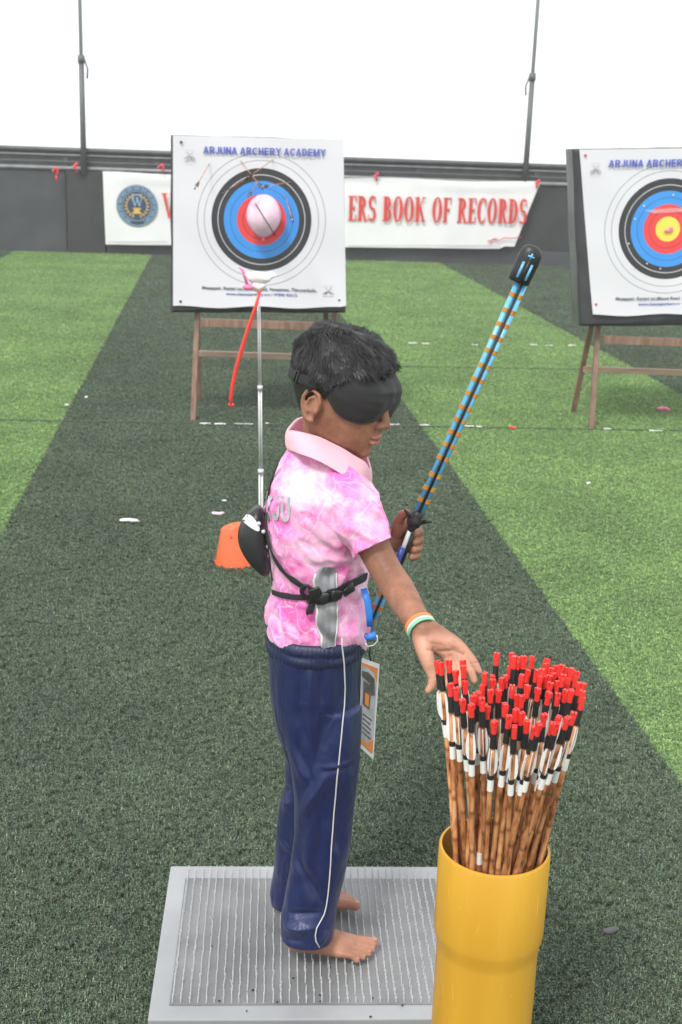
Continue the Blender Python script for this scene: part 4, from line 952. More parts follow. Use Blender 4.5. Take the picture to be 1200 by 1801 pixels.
def press(P, r, k, dk):
    global drk, A
    Q = [onskin(*p) for p in P]; Q = [q for q in Q if q is not None]
    if len(Q) == 1: Q = Q*2
    w_ = np.zeros(len(A))
    for p, q in zip(Q, Q[1:]):
        d = q-p; L2 = max(1e-12, d@d); t = np.clip(((A-p)@d)/L2, 0, 1); c = p+t[:, None]*d; w_ = np.maximum(w_, np.exp(-(np.linalg.norm(A-c, axis=1)/r)**2))
    drk = np.maximum(drk, w_*dk); A = A+nA*(w_*k)[:, None]
press([(762,1124),(790,1130)], .010, .0035, 0); press([(752,1152),(755,1168)], .009, .003, 0)
press([(778,1160),(800,1164)], .012, -.0035, .10)
press([(753,1143),(775,1146),(798,1143),(816,1150)], .0026, -.0022, .42); press([(764,1152),(769,1166),(768,1180)], .0026, -.0020, .38)
press([(756,1130),(790,1136),(808,1142)], .0018, -.001, .22)
for q in ((788,1180),(808,1178),(826,1174),(835,1166),(760,1192)): press([(q[0]-6,q[1]+1),(q[0]+6,q[1]-1)], .0016, -.0010, .30)
setco(skin_me, A.astype('f')); skin_me.attributes['dark'].data.foreach_set('value', np.clip(drk, 0, 1).astype('f'))
shift(skin_me, base); body = link('body', skin_me, M['skin'], boy)
# toenails
for (T, toes, k) in (FT, FL):
    for i, (x0, y0, x1, y1, r0, r1) in enumerate(toes):
        mb = MB(); mb.ell(T(x1*k-r1*.35, y1, r1*2-.0007), (r1*.55, r1*.62, .0012), n=12, m=6); build(mb, 'toenail', M['nail_skin'], boy)

# ---- clothes: lofted cross-sections unioned, then creased
def ringh(y, xL, xR, Yc, ry, n=48, yaw=0., ex=2.3):
    a = W(xL, y, Yc); b = W(xR, y, Yc); c = (a+b)/2; h = (b.x-a.x)/2; P = []
    for j in range(n):
        t = 2*math.pi*j/n; k = (abs(math.cos(t))**ex+abs(math.sin(t))**ex)**(-1/ex)
        P.append(Vector((c.x+h*k*math.cos(t), c.y+ry*k*math.sin(t), c.z+(a.z-b.z)*0)))
    return P
def crease(me, seg, amp, wid):
    """press or raise folds along lines seg=[(P0,P1,amp,width)]"""
    a = coords(me); n = normals(me)
    for (p, q, am, wd) in seg:
        p = np.array(p); q = np.array(q); d = q-p; L2 = (d*d).sum(); t = np.clip(((a-p)@d)/L2, 0, 1)
        c = p+t[:, None]*d; r = np.linalg.norm(a-c, axis=1); f = np.exp(-(r/wd)**2)*am*np.sin(np.pi*np.clip(t*.9+.05, 0, 1))**.5
        a += n*f[:, None]
    setco(me, a)
def wobble(me, amp, sc, seed, stretch=(1,1,1)):
    a = coords(me); n = normals(me); s = np.array(stretch)
    d = np.array([noise.noise(Vector(p*s*sc)+Vector((seed, 0, 0))) for p in a])
    a += n*(d*amp)[:, None]; setco(me, a)
def ridge(me, amp, sc, seed, stretch=(1,1,1), shear=.6):
    a = coords(me); n = normals(me); s = np.array(stretch); d = np.empty(len(a))
    for i, p in enumerate(a):
        v = Vector((p[0]*s[0], p[1]*s[1], (p[2]+shear*p[0])*s[2]))*sc+Vector((seed, 0, 0)); d[i] = (1-abs(noise.noise(v)+.35*noise.noise(v*2.1))*2.6)
    a += n*(np.clip(d, -.6, 1)*amp)[:, None]; setco(me, a)
mb = MB()
T_ = [(776,524,600,2.185,.050),(790,510,612,2.185,.070),(806,500,622,2.185,.086),(826,492,636,2.185,.114),(850,484,650,2.185,.137),(885,476,652,2.185,.137),(930,471,652,2.183,.130),(975,474,646,2.18,.120),
      (1010,482,641,2.18,.110),(1035,485,638,2.18,.105),(1055,476,645,2.18,.108),(1075,470,649,2.18,.113),(1090,470,650,2.18,.116),(1098,471,649,2.18,.117),(1103,472,648,2.18,.117)]
mb.rings([ringh(*q) for q in T_])
def sleeve(P, r):
    mb.chain([W(*p) for p in P[:-1]], r[:-1], 28)
    mb.tube([W(*P[-2]), W(*P[-1])], [r[-2], r[-1]], 36)
sleeve([(580,850,2.13),(610,868,2.09),(630,905,2.065),(650,945,2.05),(660,966,2.043)], [.044,.0445,.041,.0385,.0405])
sleeve([(585,850,2.23),(610,880,2.28),(630,920,2.295),(645,950,2.31)], [.054,.05,.044,.036])
shirt_me = voxel(mb, 'shirt', .0032, 5, .55)
wobble(shirt_me, .008, 12, 3.); ridge(shirt_me, .006, 17, 9., (1,1,1.3)); wobble(shirt_me, .0018, 50, 9.)
sg = []
for (x0,y0,x1,y1,am,wd) in ((548,1003,600,985,.007,.009),(560,1015,640,985,-.006,.007),(600,1000,648,975,.006,.007),(590,975,640,972,-.006,.008),(500,1045,520,1100,-.005,.008),(488,1050,500,1110,.005,.008),
                            (520,960,555,1010,-.006,.009),(505,940,545,1010,.005,.008),(540,900,570,990,-.004,.012),(600,1050,620,1120,-.006,.009),(615,1045,640,1105,.006,.008),(530,1050,535,1130,.005,.009),(547,1055,552,1130,-.005,.006),
                            (575,890,640,955,.004,.012),(560,920,630,975,-.005,.010),(520,830,560,900,.003,.02),(590,850,600,960,-.006,.012),(480,1055,530,1060,-.004,.007),(560,1060,600,1075,.004,.007)):
    sg.append((W(x0,y0,2.07), W(x1,y1,2.07), am, wd))
crease(shirt_me, sg, 0, 0)
sh_b = bvh(shirt_me)
def onshirt(x, y, out, B=None):
    h = (B or sh_b).ray_cast(CAMP, ray(x, y).normalized())
    if h[0] is None: return None
    nn = h[1]; nn = nn if nn.dot(ray(x, y)) < 0 else -nn
    return h[0]+nn*out
a = coords(shirt_me); s0 = np.array(W(650,945,2.05)); s1 = np.array(W(660,966,2.043)); sa = (s1-s0)/np.linalg.norm(s1-s0)
rel = a-s1; t_ = rel@sa; lat = np.linalg.norm(rel-t_[:, None]*sa, axis=1); m_ = (lat < .055) & (t_ > -.0065) & (t_ < .05) & (a[:, 1] < 2.12) & (a[:, 0] > W(628,960,2.05).x)
a[m_] -= (t_[m_]+.0065)[:, None]*sa; setco(shirt_me, a)
a = coords(shirt_me); zh = W(560, 1103, 2.18).z; wgt = np.clip(1-(a[:, 2]-zh)/.07, 0, 1)
a[:, 2] -= wgt*(.030*np.clip((a[:, 0]+.04)/.12, 0, 1)+.004*np.sin(a[:, 0]*70+a[:, 1]*40)); setco(shirt_me, a); sh_b = bvh(shirt_me)
me2 = shirt_me.copy(); shift(me2, base); shirt = link('shirt', me2, M['shirt'], boy); shirt['_off'] = list(base)
# trousers
mb = MB()
mb.rings([ringh(*q) for q in ((1108,474,641,2.18,.108),(1130,469,640,2.175,.115),(1200,473,638,2.175,.115),(1250,481,637,2.175,.112),(1285,488,636,2.175,.10),(1300,494,634,2.175,.09))])
mb.rings([ringh(*q) for q in ((1230,484,637,2.135,.075),(1290,498,635,2.127,.072),(1340,508,632,2.12,.066),(1400,515,626,2.12,.062),(1467,515,621,2.115,.058),(1533,508,608,2.11,.055),(1590,498,591,2.105,.053),(1620,493,588,2.102,.054),(1645,493,585,2.10,.053))])
mb.rings([ringh(*q) for q in ((1230,480,620,2.215,.072),(1290,490,618,2.222,.070),(1330,501,610,2.225,.066),(1383,500,604,2.23,.062),(1427,490,600,2.235,.058),(1483,485,597,2.24,.054),(1533,482,592,2.25,.052),(1570,476,586,2.255,.052),(1588,478,582,2.258,.050))])
pants_me = voxel(mb, 'trousers', .0027, 6, .55)
wobble(pants_me, .0045, 9, 21., (1,1,.45)); wobble(pants_me, .0012, 30, 5., (1,1,.5))
def folds(me, L_):
    """sharp-crested folds: P0, P1, height, half width"""
    a = coords(me); n = normals(me); tot = np.zeros(len(a))
    for (x0,y0,x1,y1,am,wd,Y_) in L_:
        p = np.array(W(x0,y0,Y_)); q = np.array(W(x1,y1,Y_)); d = q-p; t = np.clip(((a-p)@d)/(d@d), 0, 1)
        dv = a-(p+t[:, None]*d); dv[:, 1] *= .45; r = np.linalg.norm(dv, axis=1); env = np.clip(np.sin(np.pi*np.clip(t*.86+.07, 0, 1)), 0, 1)**.7
        tot += am*np.exp(-(r/wd)**1.35)*env
    a += n*tot[:, None]; setco(me, a)
N_ = 2.055; F_ = 2.19
folds(pants_me, [(570,1368,515,1472,0.01318,.010,N_),(548,1372,520,1420,-0.00620,.007,N_),(573,1262,552,1352,-0.01085,.013,N_),(503,1317,533,1377,0.01085,.008,N_),(514,1305,546,1372,-0.00930,.008,N_),
    (573,1356,632,1351,-0.00697,.004,N_),(573,1350,632,1345,0.00543,.005,N_),(508,1520,524,1547,0.01085,.007,N_),(522,1520,570,1590,-0.01162,.010,N_),(497,1634,556,1629,0.01085,.008,N_),(500,1612,566,1604,-0.00930,.008,N_),
    (587,1494,601,1532,0.00775,.006,N_),(600,1400,596,1500,-0.00930,.010,N_),(618,1250,612,1330,0.00620,.010,N_),(530,1430,522,1520,-0.00775,.010,N_),(548,1440,538,1540,0.00775,.009,N_),(565,1420,560,1540,-0.00620,.010,N_),
    (480,1180,486,1237,0.00930,.0045,N_+.02),(495,1182,500,1252,-0.00744,.004,N_+.01),(510,1182,516,1247,0.00837,.004,N_),(525,1182,529,1237,-0.00744,.004,N_),(545,1184,548,1254,0.00837,.0045,N_),(563,1184,566,1237,-0.00744,.004,N_),(588,1184,583,1257,0.00837,.004,N_),(612,1184,618,1262,-0.00837,.0045,N_),(626,1184,630,1242,0.00744,.004,N_+.02),
    (520,1225,540,1320,-0.00620,.012,N_),(540,1225,556,1330,0.00620,.010,N_),(492,1405,508,1385,-0.00930,.008,F_),(488,1428,508,1412,0.00775,.007,F_),(484,1480,512,1495,0.00697,.006,F_),(483,1500,513,1509,-0.00620,.004,F_),(478,1560,508,1545,0.00775,.008,F_),(578,1636,560,1664,0.00620,.005,N_),(500,1655,540,1650,-0.00620,.006,N_)])
a = coords(pants_me); z1 = W(540, 1645, 2.10).z+.0055; z2 = W(530, 1588, 2.258).z+.0055        # straight cut hems
far_ = a[:, 1] > 2.185; near_ = ~far_ & (a[:, 2] < z1+.2)
a[near_, 2] = np.maximum(a[near_, 2], z1+.06*(a[near_, 0]+.0)*.3); far_ &= a[:, 2] < z2+.2; a[far_, 2] = np.maximum(a[far_, 2], z2); setco(pants_me, a)
pt_b = bvh(pants_me)
me3 = pants_me.copy(); shift(me3, base); pants = link('trousers', me3, M['navy_satin'], boy); pants['_off'] = list(base)
# waistband with gathered ribs
mb = MB(); R = []; n = 220
for (y, xl, xr, o_, rp) in ((1096,479,641,.000,.2),(1102,477,642,.005,1),(1108,475,641,.0065,1),(1113,474.5,641,.005,.6),(1116,474,641,.0035,.5),(1119,474,640,.0055,1),(1125,474,640,.0065,1),(1131,474,640,.0055,1),(1136,470,640,.0,.6)):
    rr = ringh(y, xl, xr, 2.176, .114, n, ex=2.25); c = sum(rr, Vector())/n; q = []
    for j, p in enumerate(rr):
        d = (p-c).normalized(); q.append(p+d*(o_+rp*.0011*math.sin(j*2*math.pi*70/n+math.sin(j*.3)*1.5)+.001*math.sin(j*.21+y)))
    R.append(q)
inner = [[p.lerp(sum(r, Vector())/n, .05) for p in r] for r in (R[-1], R[0])]
mb.rings(R+inner, False, closed=True); build(mb, 'waistband', M['navy_band'], pants)
# drawn gathers just under the waistband come from folds; side piping follows the cloth
pip = [(601.7,1122),(602,1137),(605.7,1167),(606.7,1210),(605.5,1240),(603,1267),(600,1300),(596,1340),(592.5,1370),(590,1400),(587,1430),(585,1460),(583,1490),(581.7,1517),(579.5,1545),(577,1573),(574,1593),(570,1608),(563,1621),(557,1632),(554.5,1645),(556,1655),(562,1666)]
P = []
for x, y in pip:
    p = onshirt(x, y, .0012, pt_b)
    if y < 1170: p = W(x, y, 2.052)
    if p: P.append(p)
mb = MB(); mb.tube(P, .00125, 6); build(mb, 'piping', M['piping'], pants)
for (pts_) in ([(592,1350),(610,1352),(632,1350)], [(606,1600),(560,1660)][:0], [(497,1661),(520,1669),(545,1672),(570,1662),(584,1648)], [(479,1603),(490,1607),(500,1607)]):
    P = [onshirt(x, y, .0004, pt_b) for x, y in pts_]; P = [p for p in P if p]
    if len(P) > 1: mb = MB(); mb.tube(P, .0008, 6); build(mb, 'seam', M['navy_band'], pants)

# ---- hem of the right sleeve, buttons placket are hidden; collar
def loop3(near, Yn, Yf, n=64):
    """near side points (x,y) from back to front; far side mirrored across the neck"""
    N_ = [W(x, y, Yn+ (YM-Yn)*abs(2*i/(len(near)-1)-1)**3.5) for i, (x, y) in enumerate(near)]
    Fp = [Vector((p.x, 2*YM-p.y, p.z)) for p in N_[1:-1]][::-1]
    L_ = N_+Fp
    # resample
    D = [0]
    for i in range(len(L_)): D.append(D[-1]+(L_[(i+1) % len(L_)]-L_[i]).length)
    out = []
    for k in range(n):
        t = D[-1]*k/n
        for i in range(len(L_)):
            if D[i] <= t <= D[i+1]:
                f = (t-D[i])/(D[i+1]-D[i]); m_ = len(L_); p0, p1, p2, p3 = L_[(i-1) % m_], L_[i], L_[(i+1) % m_], L_[(i+2) % m_]
                out.append(.5*((2*p1)+(p2-p0)*f+(2*p0-5*p1+4*p2-p3)*f*f+(3*p1-p0-3*p2+p3)*f**3)); break
    return out
YM = 2.185
topn = [(506,756),(520,756),(545,762),(572,772),(600,786),(625,801),(642,812),(652,823)]
botn = [(502,786),(518,797),(545,806),(572,818),(600,835),(622,850),(640,865),(651,872)]
tp = loop3(topn, 2.112, 0); bt = loop3(botn, 2.066, 0)
mid = [a.lerp(b, .5)+Vector((0,0,.002)) for a, b in zip(tp, bt)]
cc_ = sum(tp, Vector())/len(tp)
def inw(r, k): return [p+(cc_-p).normalized()*k for p in r]
def outw(r, k): return [p+Vector(((p-cc_).x, (p-cc_).y, 0)).normalized()*k for p in r]
mb = MB(); mb.rings([inw(bt, .004), bt, outw(mid, .004), outw([a.lerp(b,.12) for a, b in zip(tp, bt)], .0035), tp, inw(tp, .0045), inw(mid, .007), inw(bt, .012)], False)
cme = mb.mesh('collar'); recalc(cme); cme = evalmesh(cme, [('SUBSURF', dict(levels=2))]); cme.polygons.foreach_set('use_smooth', [True]*len(cme.polygons))
wobble(cme, .0018, 30, 2.); cl_b = bvh(cme); shift(cme, base); link('collar', cme, M['collar'], shirt)

# ---- grey satin side vent, white edged
def patch(rows, out, nm, m_, parent, thick=.0008, B=None, sub=10):
    """rows: list of (y, xL, xR)"""
    V1 = []; 
    for (y, xl, xr) in rows:
        r = []
        for i in range(sub+1):
            x = xl+(xr-xl)*i/sub; p = onshirt(x, y, out(i/sub) if callable(out) else out, B)
            r.append(p)
        if any(p is not None for p in r): V1.append(r)
    for r in V1:
        for i, p in enumerate(r):
            if p is None: r[i] = next(q for q in r if q is not None)
    mb = MB(); n = sub+1; vs = [p for r in V1 for p in r]+[p+Vector((0,thick*2,0)) for r in V1 for p in r]; fs = []; K = n*len(V1)
    for a in range(len(V1)-1):
        for b in range(sub): i = a*n+b; fs.append((i, i+1, i+n+1, i+n)); fs.append((K+i, K+i+n, K+i+n+1, K+i+1))
    mb.add(vs, fs); o = build(mb, nm, m_, parent); return V1
def interp(tab, ys):
    out = []
    for y in ys:
        for a, b in zip(tab, tab[1:]):
            if a[0] <= y <= b[0]: f = (y-a[0])/(b[0]-a[0]); out.append((y, a[1]+(b[1]-a[1])*f, a[2]+(b[2]-a[2])*f)); break
    return out
vt = [(996,566,582),(1006,556,592),(1020,552,592),(1045,556,592),(1075,559,592),(1100,559,592),(1125,566,590),(1139,569,588)]
rows = interp(vt, np.linspace(996, 1139, 24))
V1 = patch(rows, lambda t: .003+.0025*abs(math.sin(t*9.5)), 'side_panel', M['grey_satin'], shirt)
for e_ in (0, -1):
    P = [r[e_] for r in V1][2:]; mb = MB(); mb.tube(P, .0026, 6, flat=(1,.5)); build(mb, 'side_edging', M['piping'], shirt)
# ---- name on the back (its last letters show)
mbn = MB(); xx = 0
for c in 'ARJU':
    Pg, wg = sans(c)
    for k, p in enumerate(Pg):
        mbn.prism([(xx+q_[0]*.034, q_[1]*.036) for q_ in p], Vector((0,0,0)), Vector((1,0,0)), Vector((0,1,0)), Vector((0,0,1)), .0006+.00003*k)
    xx += wg*.034
sc = mbn.mesh('name_print', smooth=False); a = coords(sc); a[:, 0] = a[:, 0]-a[:, 0].min(); wd = a[:, 0].max()
# wrap the letters on the back of the shirt: u runs round the back, ending on the right side
new = np.zeros_like(a)
for i, (x, y, z_) in enumerate(a):
    u = x/wd; px_ = 441+(511-441)*u; py_ = 916-(y/.036)*44
    p = None
    if px_ > 473: p = onshirt(px_, py_+(px_-490)*.12, .0012+z_)
    if p is None:
        sxx = (px_-473)/1000; o = W(474, py_, 2.15); h = sh_b.ray_cast(Vector((o.x-.3, 2.13-sxx*2.2, o.z)), Vector((1,0,0)))
        p = h[0]+Vector((-.0012-z_, 0, 0)) if h[0] else Vector((o.x, o.y, o.z))
    new[i] = p
setco(sc, new); shift(sc, base); link('name_print', sc, M['grey_letter'], shirt)

# ---- hair
mb = MB(); R = []
def hairline(th):
    """lowest z of the hair cap at angle th (0 = face)"""
    t = abs(((th+math.pi) % (2*math.pi))-math.pi)
    return float(np.interp(t, [0, .7, 1.0, 1.25, 1.42, 1.62, 1.9, 2.3, 2.7, 3.15], [.050,.047,.040,.018,-.014,-.004,-.045,-.064,-.074,-.077]))+.003*math.sin(th*23)+.002*math.sin(th*41)
nth = 96; nz = 28
for j in range(nz+1):
    r = []
    for i in range(nth):
        th = 2*math.pi*i/nth; zl = hairline(th); f = j/nz; z = .0845+(zl-.0845)*f**1.0
        edge = min(1, (1-f)/.16)**.6; back = .5-.5*math.cos(th)
        out = (.0025+.0095*min(1, max(0, (z+.045)/.055))*(1+.15*back))*(.25+.75*edge)
        p = headpt(z, th, out if j < nz else -.001)
        if j == 0: p = headpt(.0845, th, -.004); p.z = .092
        elif z > .045: p.z += .008*min(1, (z-.045)/.039)
        nn = (noise.noise(Vector(p)*26)*.006+noise.noise(Vector(p)*60+Vector((5,0,0)))*.003)*min(1, max(.1, (z+.04)/.05))*edge; p += (p-Vector((0,0,.01))).normalized()*nn
        r.append(HC+HR@p)
    R.append(r)
mb.rings(R)
cap = mb.mesh('cap'); recalc(cap); cap.update()
rn = random.Random(9); st_ = MB(); cum = []; tot = 0
pol = [(p.center.copy(), p.normal.copy(), p.area, [Vector(mb.v[q]) for q in p.vertices]) for p in cap.polygons if len(p.vertices) < 6]
for q in pol: tot += q[2]; cum.append(tot)
import bisect
HRt = HR.transposed()
for k in range(13000):
    q = pol[min(len(pol)-1, bisect.bisect(cum, rn.random()*tot))]; a, b = rn.random(), rn.random()
    v = q[3]; pw = v[0].lerp(v[1], a).lerp(v[3 % len(v)].lerp(v[2], a), b); p = HRt@(pw-HC); nrm = (HRt@q[1]).normalized()
    if nrm.dot(p) < 0: nrm = -nrm
    th = math.atan2(p.y, p.x+.012); zl = hairline(th); top = max(0, min(1, (p.z-.005)/.05))
    crown = Vector((-.050, -.012, .105)); fl = p-crown; fl = Vector((fl.x, fl.y*.9, fl.z)); sw = Vector((0,0,1)).cross(fl)*.45
    cl_ = noise.noise_vector(p*45); fl = fl.normalized()+sw.normalized()*.35+Vector(cl_)*.75+Vector((rn.gauss(0,.16), rn.gauss(0,.16), rn.gauss(0,.12)-.15))
    fl = fl-nrm*fl.dot(nrm)
    if fl.length < 1e-4: continue
    fl.normalize(); L_ = rn.uniform(.010,.024)*(.30+.70*top); lift = (rn.uniform(.0,.26)+.22*max(0, cl_[0]))*(.35+.65*top)
    if p.z < -.02: L_ *= .6; lift *= .4
    sd_ = nrm.cross(fl).normalized()*rn.uniform(.0004,.0008)
    a0 = p-nrm*.002; a1 = p+fl*L_*.5+nrm*(L_*lift*.7+.0008); a2 = p+fl*L_+nrm*L_*lift*.5-Vector((0,0,L_*.10))
    if a2.z < zl-.007 and abs(th) < 1.5: continue
    if a2.z < zl-.004 and abs(th) >= 1.5: continue
    ws = [HC+HR@w_ for w_ in (a0-sd_, a0+sd_, a1-sd_*.8, a1+sd_*.8, a2)]
    st_.add(ws, [(0,1,3,2), (2,3,4)])
mb.add(st_.v, st_.f); me = mb.mesh('hair', base); link('hair', me, M['hair'], boy)

# ---- blindfold
def maskpt(th, t, out):
    a = abs(th)
    zt_ = float(np.interp(a, [0,.5,.9,1.2,1.36,1.46], [.051,.051,.047,.038,.028,.016]))
    zb_ = float(np.interp(a, [0,.12,.28,.45,.65,.85,1.02,1.18,1.32,1.46], [-.016,-.018,-.026,-.032,-.0355,-.0365,-.034,-.026,-.013,.000]))
    z = zb_+(zt_-zb_)*t; e_ = max(0, min(t, 1-t)*2); fall = min(1, (1.46-a)/.22)
    puff = .0022+.0058*(1-(1-e_)**2.2)*max(0, fall)**.5 + .004*math.exp(-((a-.42)/.26)**2)*(1-(2*t-.7)**2)
    if a < .3: puff += .005*(1-a/.3)*(1-t)*1.0
    if .15 < th < .9: puff += .008*math.sin((th-.15)/.75*math.pi)*(1-t)**.7
    wr = .0013*math.sin(z*360+th*4)*math.exp(-(a/.6)**2)+.0012*math.exp(-((z-.033+.01*th)/.0022)**2)+.0006*math.sin(th*14+z*60)
    p = headpt(z, th, out+(puff+wr if out > 0 else 0)); return p
mb = MB(); nt_, na = 18, 70; vs = []
for k in (0, 1):
    for i in range(na+1):
        th = -1.46+2.92*i/na
        for j in range(nt_+1):
            p = maskpt(th, j/nt_, .0018 if k == 0 else .0); vs.append(HC+HR@p)
fs = []; K = (na+1)*(nt_+1)
for i in range(na):
    for j in range(nt_):
        a = i*(nt_+1)+j; fs += [(a, a+nt_+1, a+nt_+2, a+1), (K+a, K+a+1, K+a+nt_+2, K+a+nt_+1)]
for i in range(na):
    a = i*(nt_+1); fs += [(a, K+a, K+a+nt_+1, a+nt_+1), (a+nt_, a+2*nt_+1, K+a+2*nt_+1, K+a+nt_)]
fs += [tuple([0+j, 1+j, K+1+j, K+j]) for j in range(nt_)]+[tuple([K-nt_-1+j, K-nt_+j, 2*K-nt_+j, 2*K-nt_-1+j]) for j in range(nt_)]
mb.add(vs, fs); bf = build(mb, 'blindfold', M['mask'], boy)
mb = MB()
ed = [HC+HR@(maskpt(th, 0, .0018)) for th in np.linspace(-1.46, 1.46, 60)]+[HC+HR@(maskpt(th, 1, .0018)) for th in np.linspace(1.46, -1.46, 60)]
mb.tube(ed+[ed[0]], .0016, 6); build(mb, 'binding', M['black_rubber'], bf)
mb = MB(); P = []; U = []
for th in np.linspace(1.38, 2*math.pi-1.38, 60):
    a = abs(((th+math.pi) % (2*math.pi))-math.pi); z = float(np.interp(a, [1.38,1.6,2.2,3.15], [.010,.009,.000,-.010]))
    P.append(hp(*headpt(z, th, .0125 if a > 1.6 else .008))); U.append(HR@Vector((0,0,1)))
mb.tube(P, .0095, 12, flat=(1,.13), up=U); build(mb, 'head_strap', M['strap'], bf)
mb = MB(); q = P[-13]; d = (P[-12]-P[-14]).normalized(); Rm = Matrix((d, HR@Vector((0,0,1)), d.cross(HR@Vector((0,0,1))))).transposed()
nO = (q-HC); nO = (nO-HR@Vector((0,0,1))*nO.dot(HR@Vector((0,0,1)))).normalized()
for s_ in (-1, 1): mb.box(q+d*.0045*s_+nO*.0018, (.0013,.0115,.0014), Rm)
for s_ in (-1, 1): mb.box(q+nO*.0018+(HR@Vector((0,0,1)))*.0108*s_, (.0055,.0013,.0014), Rm)
build(mb, 'slider', M['black_plastic'], bf, bevel=.0004)

# ---- wristband: three silicone bands
c0 = W(729, 1086, 1.925); c1 = W(746, 1113, 1.893); axd = (c1-c0).normalized(); cw = W(740.5, 1103, 1.902)
qa = axd.cross(Vector((0,0,1))).normalized(); qb = qa.cross(axd); tiltv = Matrix.Rotation(.22, 3, Vector((0,1,0)))
wb_ = None
for k, (m_, nm) in enumerate((('band_o','orange_band'),('band_w','white_band'),('band_g','green_band'))):
    mb = MB(); w0 = [-.0085,-.0005,.0025][k]; w1 = [-.0007,.0023,.0085][k]; R = []
    for (w_, r_) in ((w0,.0222),(w0,.0245),((w0+w1)/2,.0250),(w1,.0245),(w1,.0222)):
        R.append([cw+axd*w_+(qa*math.cos(2*math.pi*j/48)+qb*math.sin(2*math.pi*j/48))*r_*1.03 for j in range(48)])
    mb.rings(R, False); o = build(mb, nm, M[m_], boy, angle=50)

# ================================================================== BOW
YBW = 2.262
def bp(x, y, dy=0.): return W(x, y, YBW+dy)
bT, bM, bB = bp(921, 490), bp(735, 905), bp(640, 1122)
bow = empty('bow', bp(706, 975), 'slim sky blue bow wrapped in orange bands held upright in the left hand', 'bow')
bd = (bT-bM).normalized(); bn_ = Vector((0,-1,0)); bx_ = bd.cross(bn_).normalized()
if bx_.x < 0: bx_ = -bx_
bz_ = bx_.cross(bd); bz_ = bz_ if bz_.y < 0 else -bz_
for s_ in (-1, 1):
    mb = MB(); mb.tube([bM+bx_*s_*.0055, bM.lerp(bT,.5)+bx_*s_*.0062, bT+bx_*s_*.0068], [.0046,.0050,.0054], 12); build(mb, 'limb_tube', M['blue_tube'], bow)
mb = MB(); mb.tube([bM+bz_*.006, bT+bz_*.0065], .0019, 8); build(mb, 'string', M['wrapblack'], bow)
wr_src = [(905,519),(894,547),(883,571),(873,594),(862,617),(851,643),(843,669),(832,694),(823,719),(814,741),(805,763),(795,785),(785,808),(773,839),(763,862),(752,882)]
for k, (x, y) in enumerate(wr_src):
    p = bp(x, y); t_ = (p-bM).dot(bd); c = bM+bd*t_; mb = MB(); h = .0042
    for s_ in (-1, 1):
        cc = c+bx_*s_*.0062; tl = (bd*1+bx_*.25).normalized()
        mb.tube([cc-bd*h, cc+bd*h], .0061, 12)
    me_ = None; build(mb, 'band', M['wrap'], bow, angle=40)
# rubber tip with slots
mb = MB(); c = bp(929, 458); R = []
for i, (t_, r_) in enumerate(((-.042,.0175),(-.040,.0198),(-.02,.0204),(.0,.0208),(.012,.0202),(.020,.0175),(.025,.013),(.0275,.007),(.028,.001))):
    R.append([c+bd*t_+(bx_*math.cos(2*math.pi*j/36)+bz_*.8*math.sin(2*math.pi*j/36))*r_ for j in range(36)])
mb.rings(R); build(mb, 'tip_cap', M['black_rubber'], bow, angle=50)
for (s_, t0, t1) in ((-1,-.034,-.004),(1,-.034,-.004)):
    mb = MB(); o = c+bx_*s_*.0078+bz_*.0148; mb.tube([o+bd*t0, o+bd*t1], .0026, 8, flat=(1,.6), up=bx_); build(mb, 'slot', M['blue_tube'], bow)
mb = MB(); o = c+bz_*.0166; mb.tube([o-bx_*.006+bd*.008, o+bx_*.006+bd*.008], .0018, 8); mb.tube([o+bd*.004, o+bd*.014], .0018, 8); build(mb, 'slot', M['blue_tube'], bow)
mb = MB(); o = c+bz_*.0172; mb.tube([o-bd*.04, o+bd*.004], .0024, 8); build(mb, 'rib', M['black_plastic'], bow)
# spiky rubber damper above the hand
mb = MB(); c = bp(729, 917); mb.chain([c+bd*.012, c, c-bd*.014], [.0125,.0150,.0085], 16)
for a_, l_, zz in ((-1.05,.030,.35),(1.15,.032,.3),(-.35,.026,-.6),(.55,.024,-.5),(-.9,.020,.9),(.9,.022,.9)):
    d = (bd*math.cos(a_)+bx_*math.sin(a_)+bz_*zz*.5).normalized(); mb.chain([c-bd*.004, c+d*l_*.6, c+d*l_], [.0075,.0048,.0024], 10)
me = voxel(mb, 'damper', .0012, 3); shift(me, bow.location); link('damper', me, M['black_rubber'], bow)
gp0, gp1 = bp(722, 930), bp(700, 992)
mb = MB(); mb.tube([bp(724,924), bp(712,957), bp(705,974)], [.0042,.0045,.0045], 10); build(mb, 'riser', M['chrome'], bow)
mb = MB(); mb.tube([bp(709,962), bp(700,985), bp(688,1012)], [.006,.0065,.006], 12); build(mb, 'grip_wrap', M['bluedark'], bow)
mb = MB(); mb.tube([bp(722,938,.012), bp(714,958,.010), bp(700,992,.006)], [.0085,.0100,.0085], 12); build(mb, 'grip', M['black_rubber'], bow)
b0 = bp(692, 1004); bdd = (b0-bB).normalized()
for s_ in (-1, 1):
    mb = MB(); mb.tube([b0+bx_*s_*.0052, bB+bx_*s_*.0055], .0046, 12); build(mb, 'limb_tube', M['blue_tube'], bow)
mb = MB(); mb.tube([b0+bz_*.006, bB+bz_*.006], .0019, 8); build(mb, 'string', M['wrapblack'], bow)
for (x, y) in ((663,1068),(673,1045),(683,1022),(652,1092)):
    p = bp(x, y); c = bB+bdd*((p-bB).dot(bdd)); mb = MB()
    for s_ in (-1, 1): mb.tube([c+bx_*s_*.0055-bdd*.0042, c+bx_*s_*.0055+bdd*.0042], .0058, 12)
    build(mb, 'band', M['wrap'], bow, angle=40)

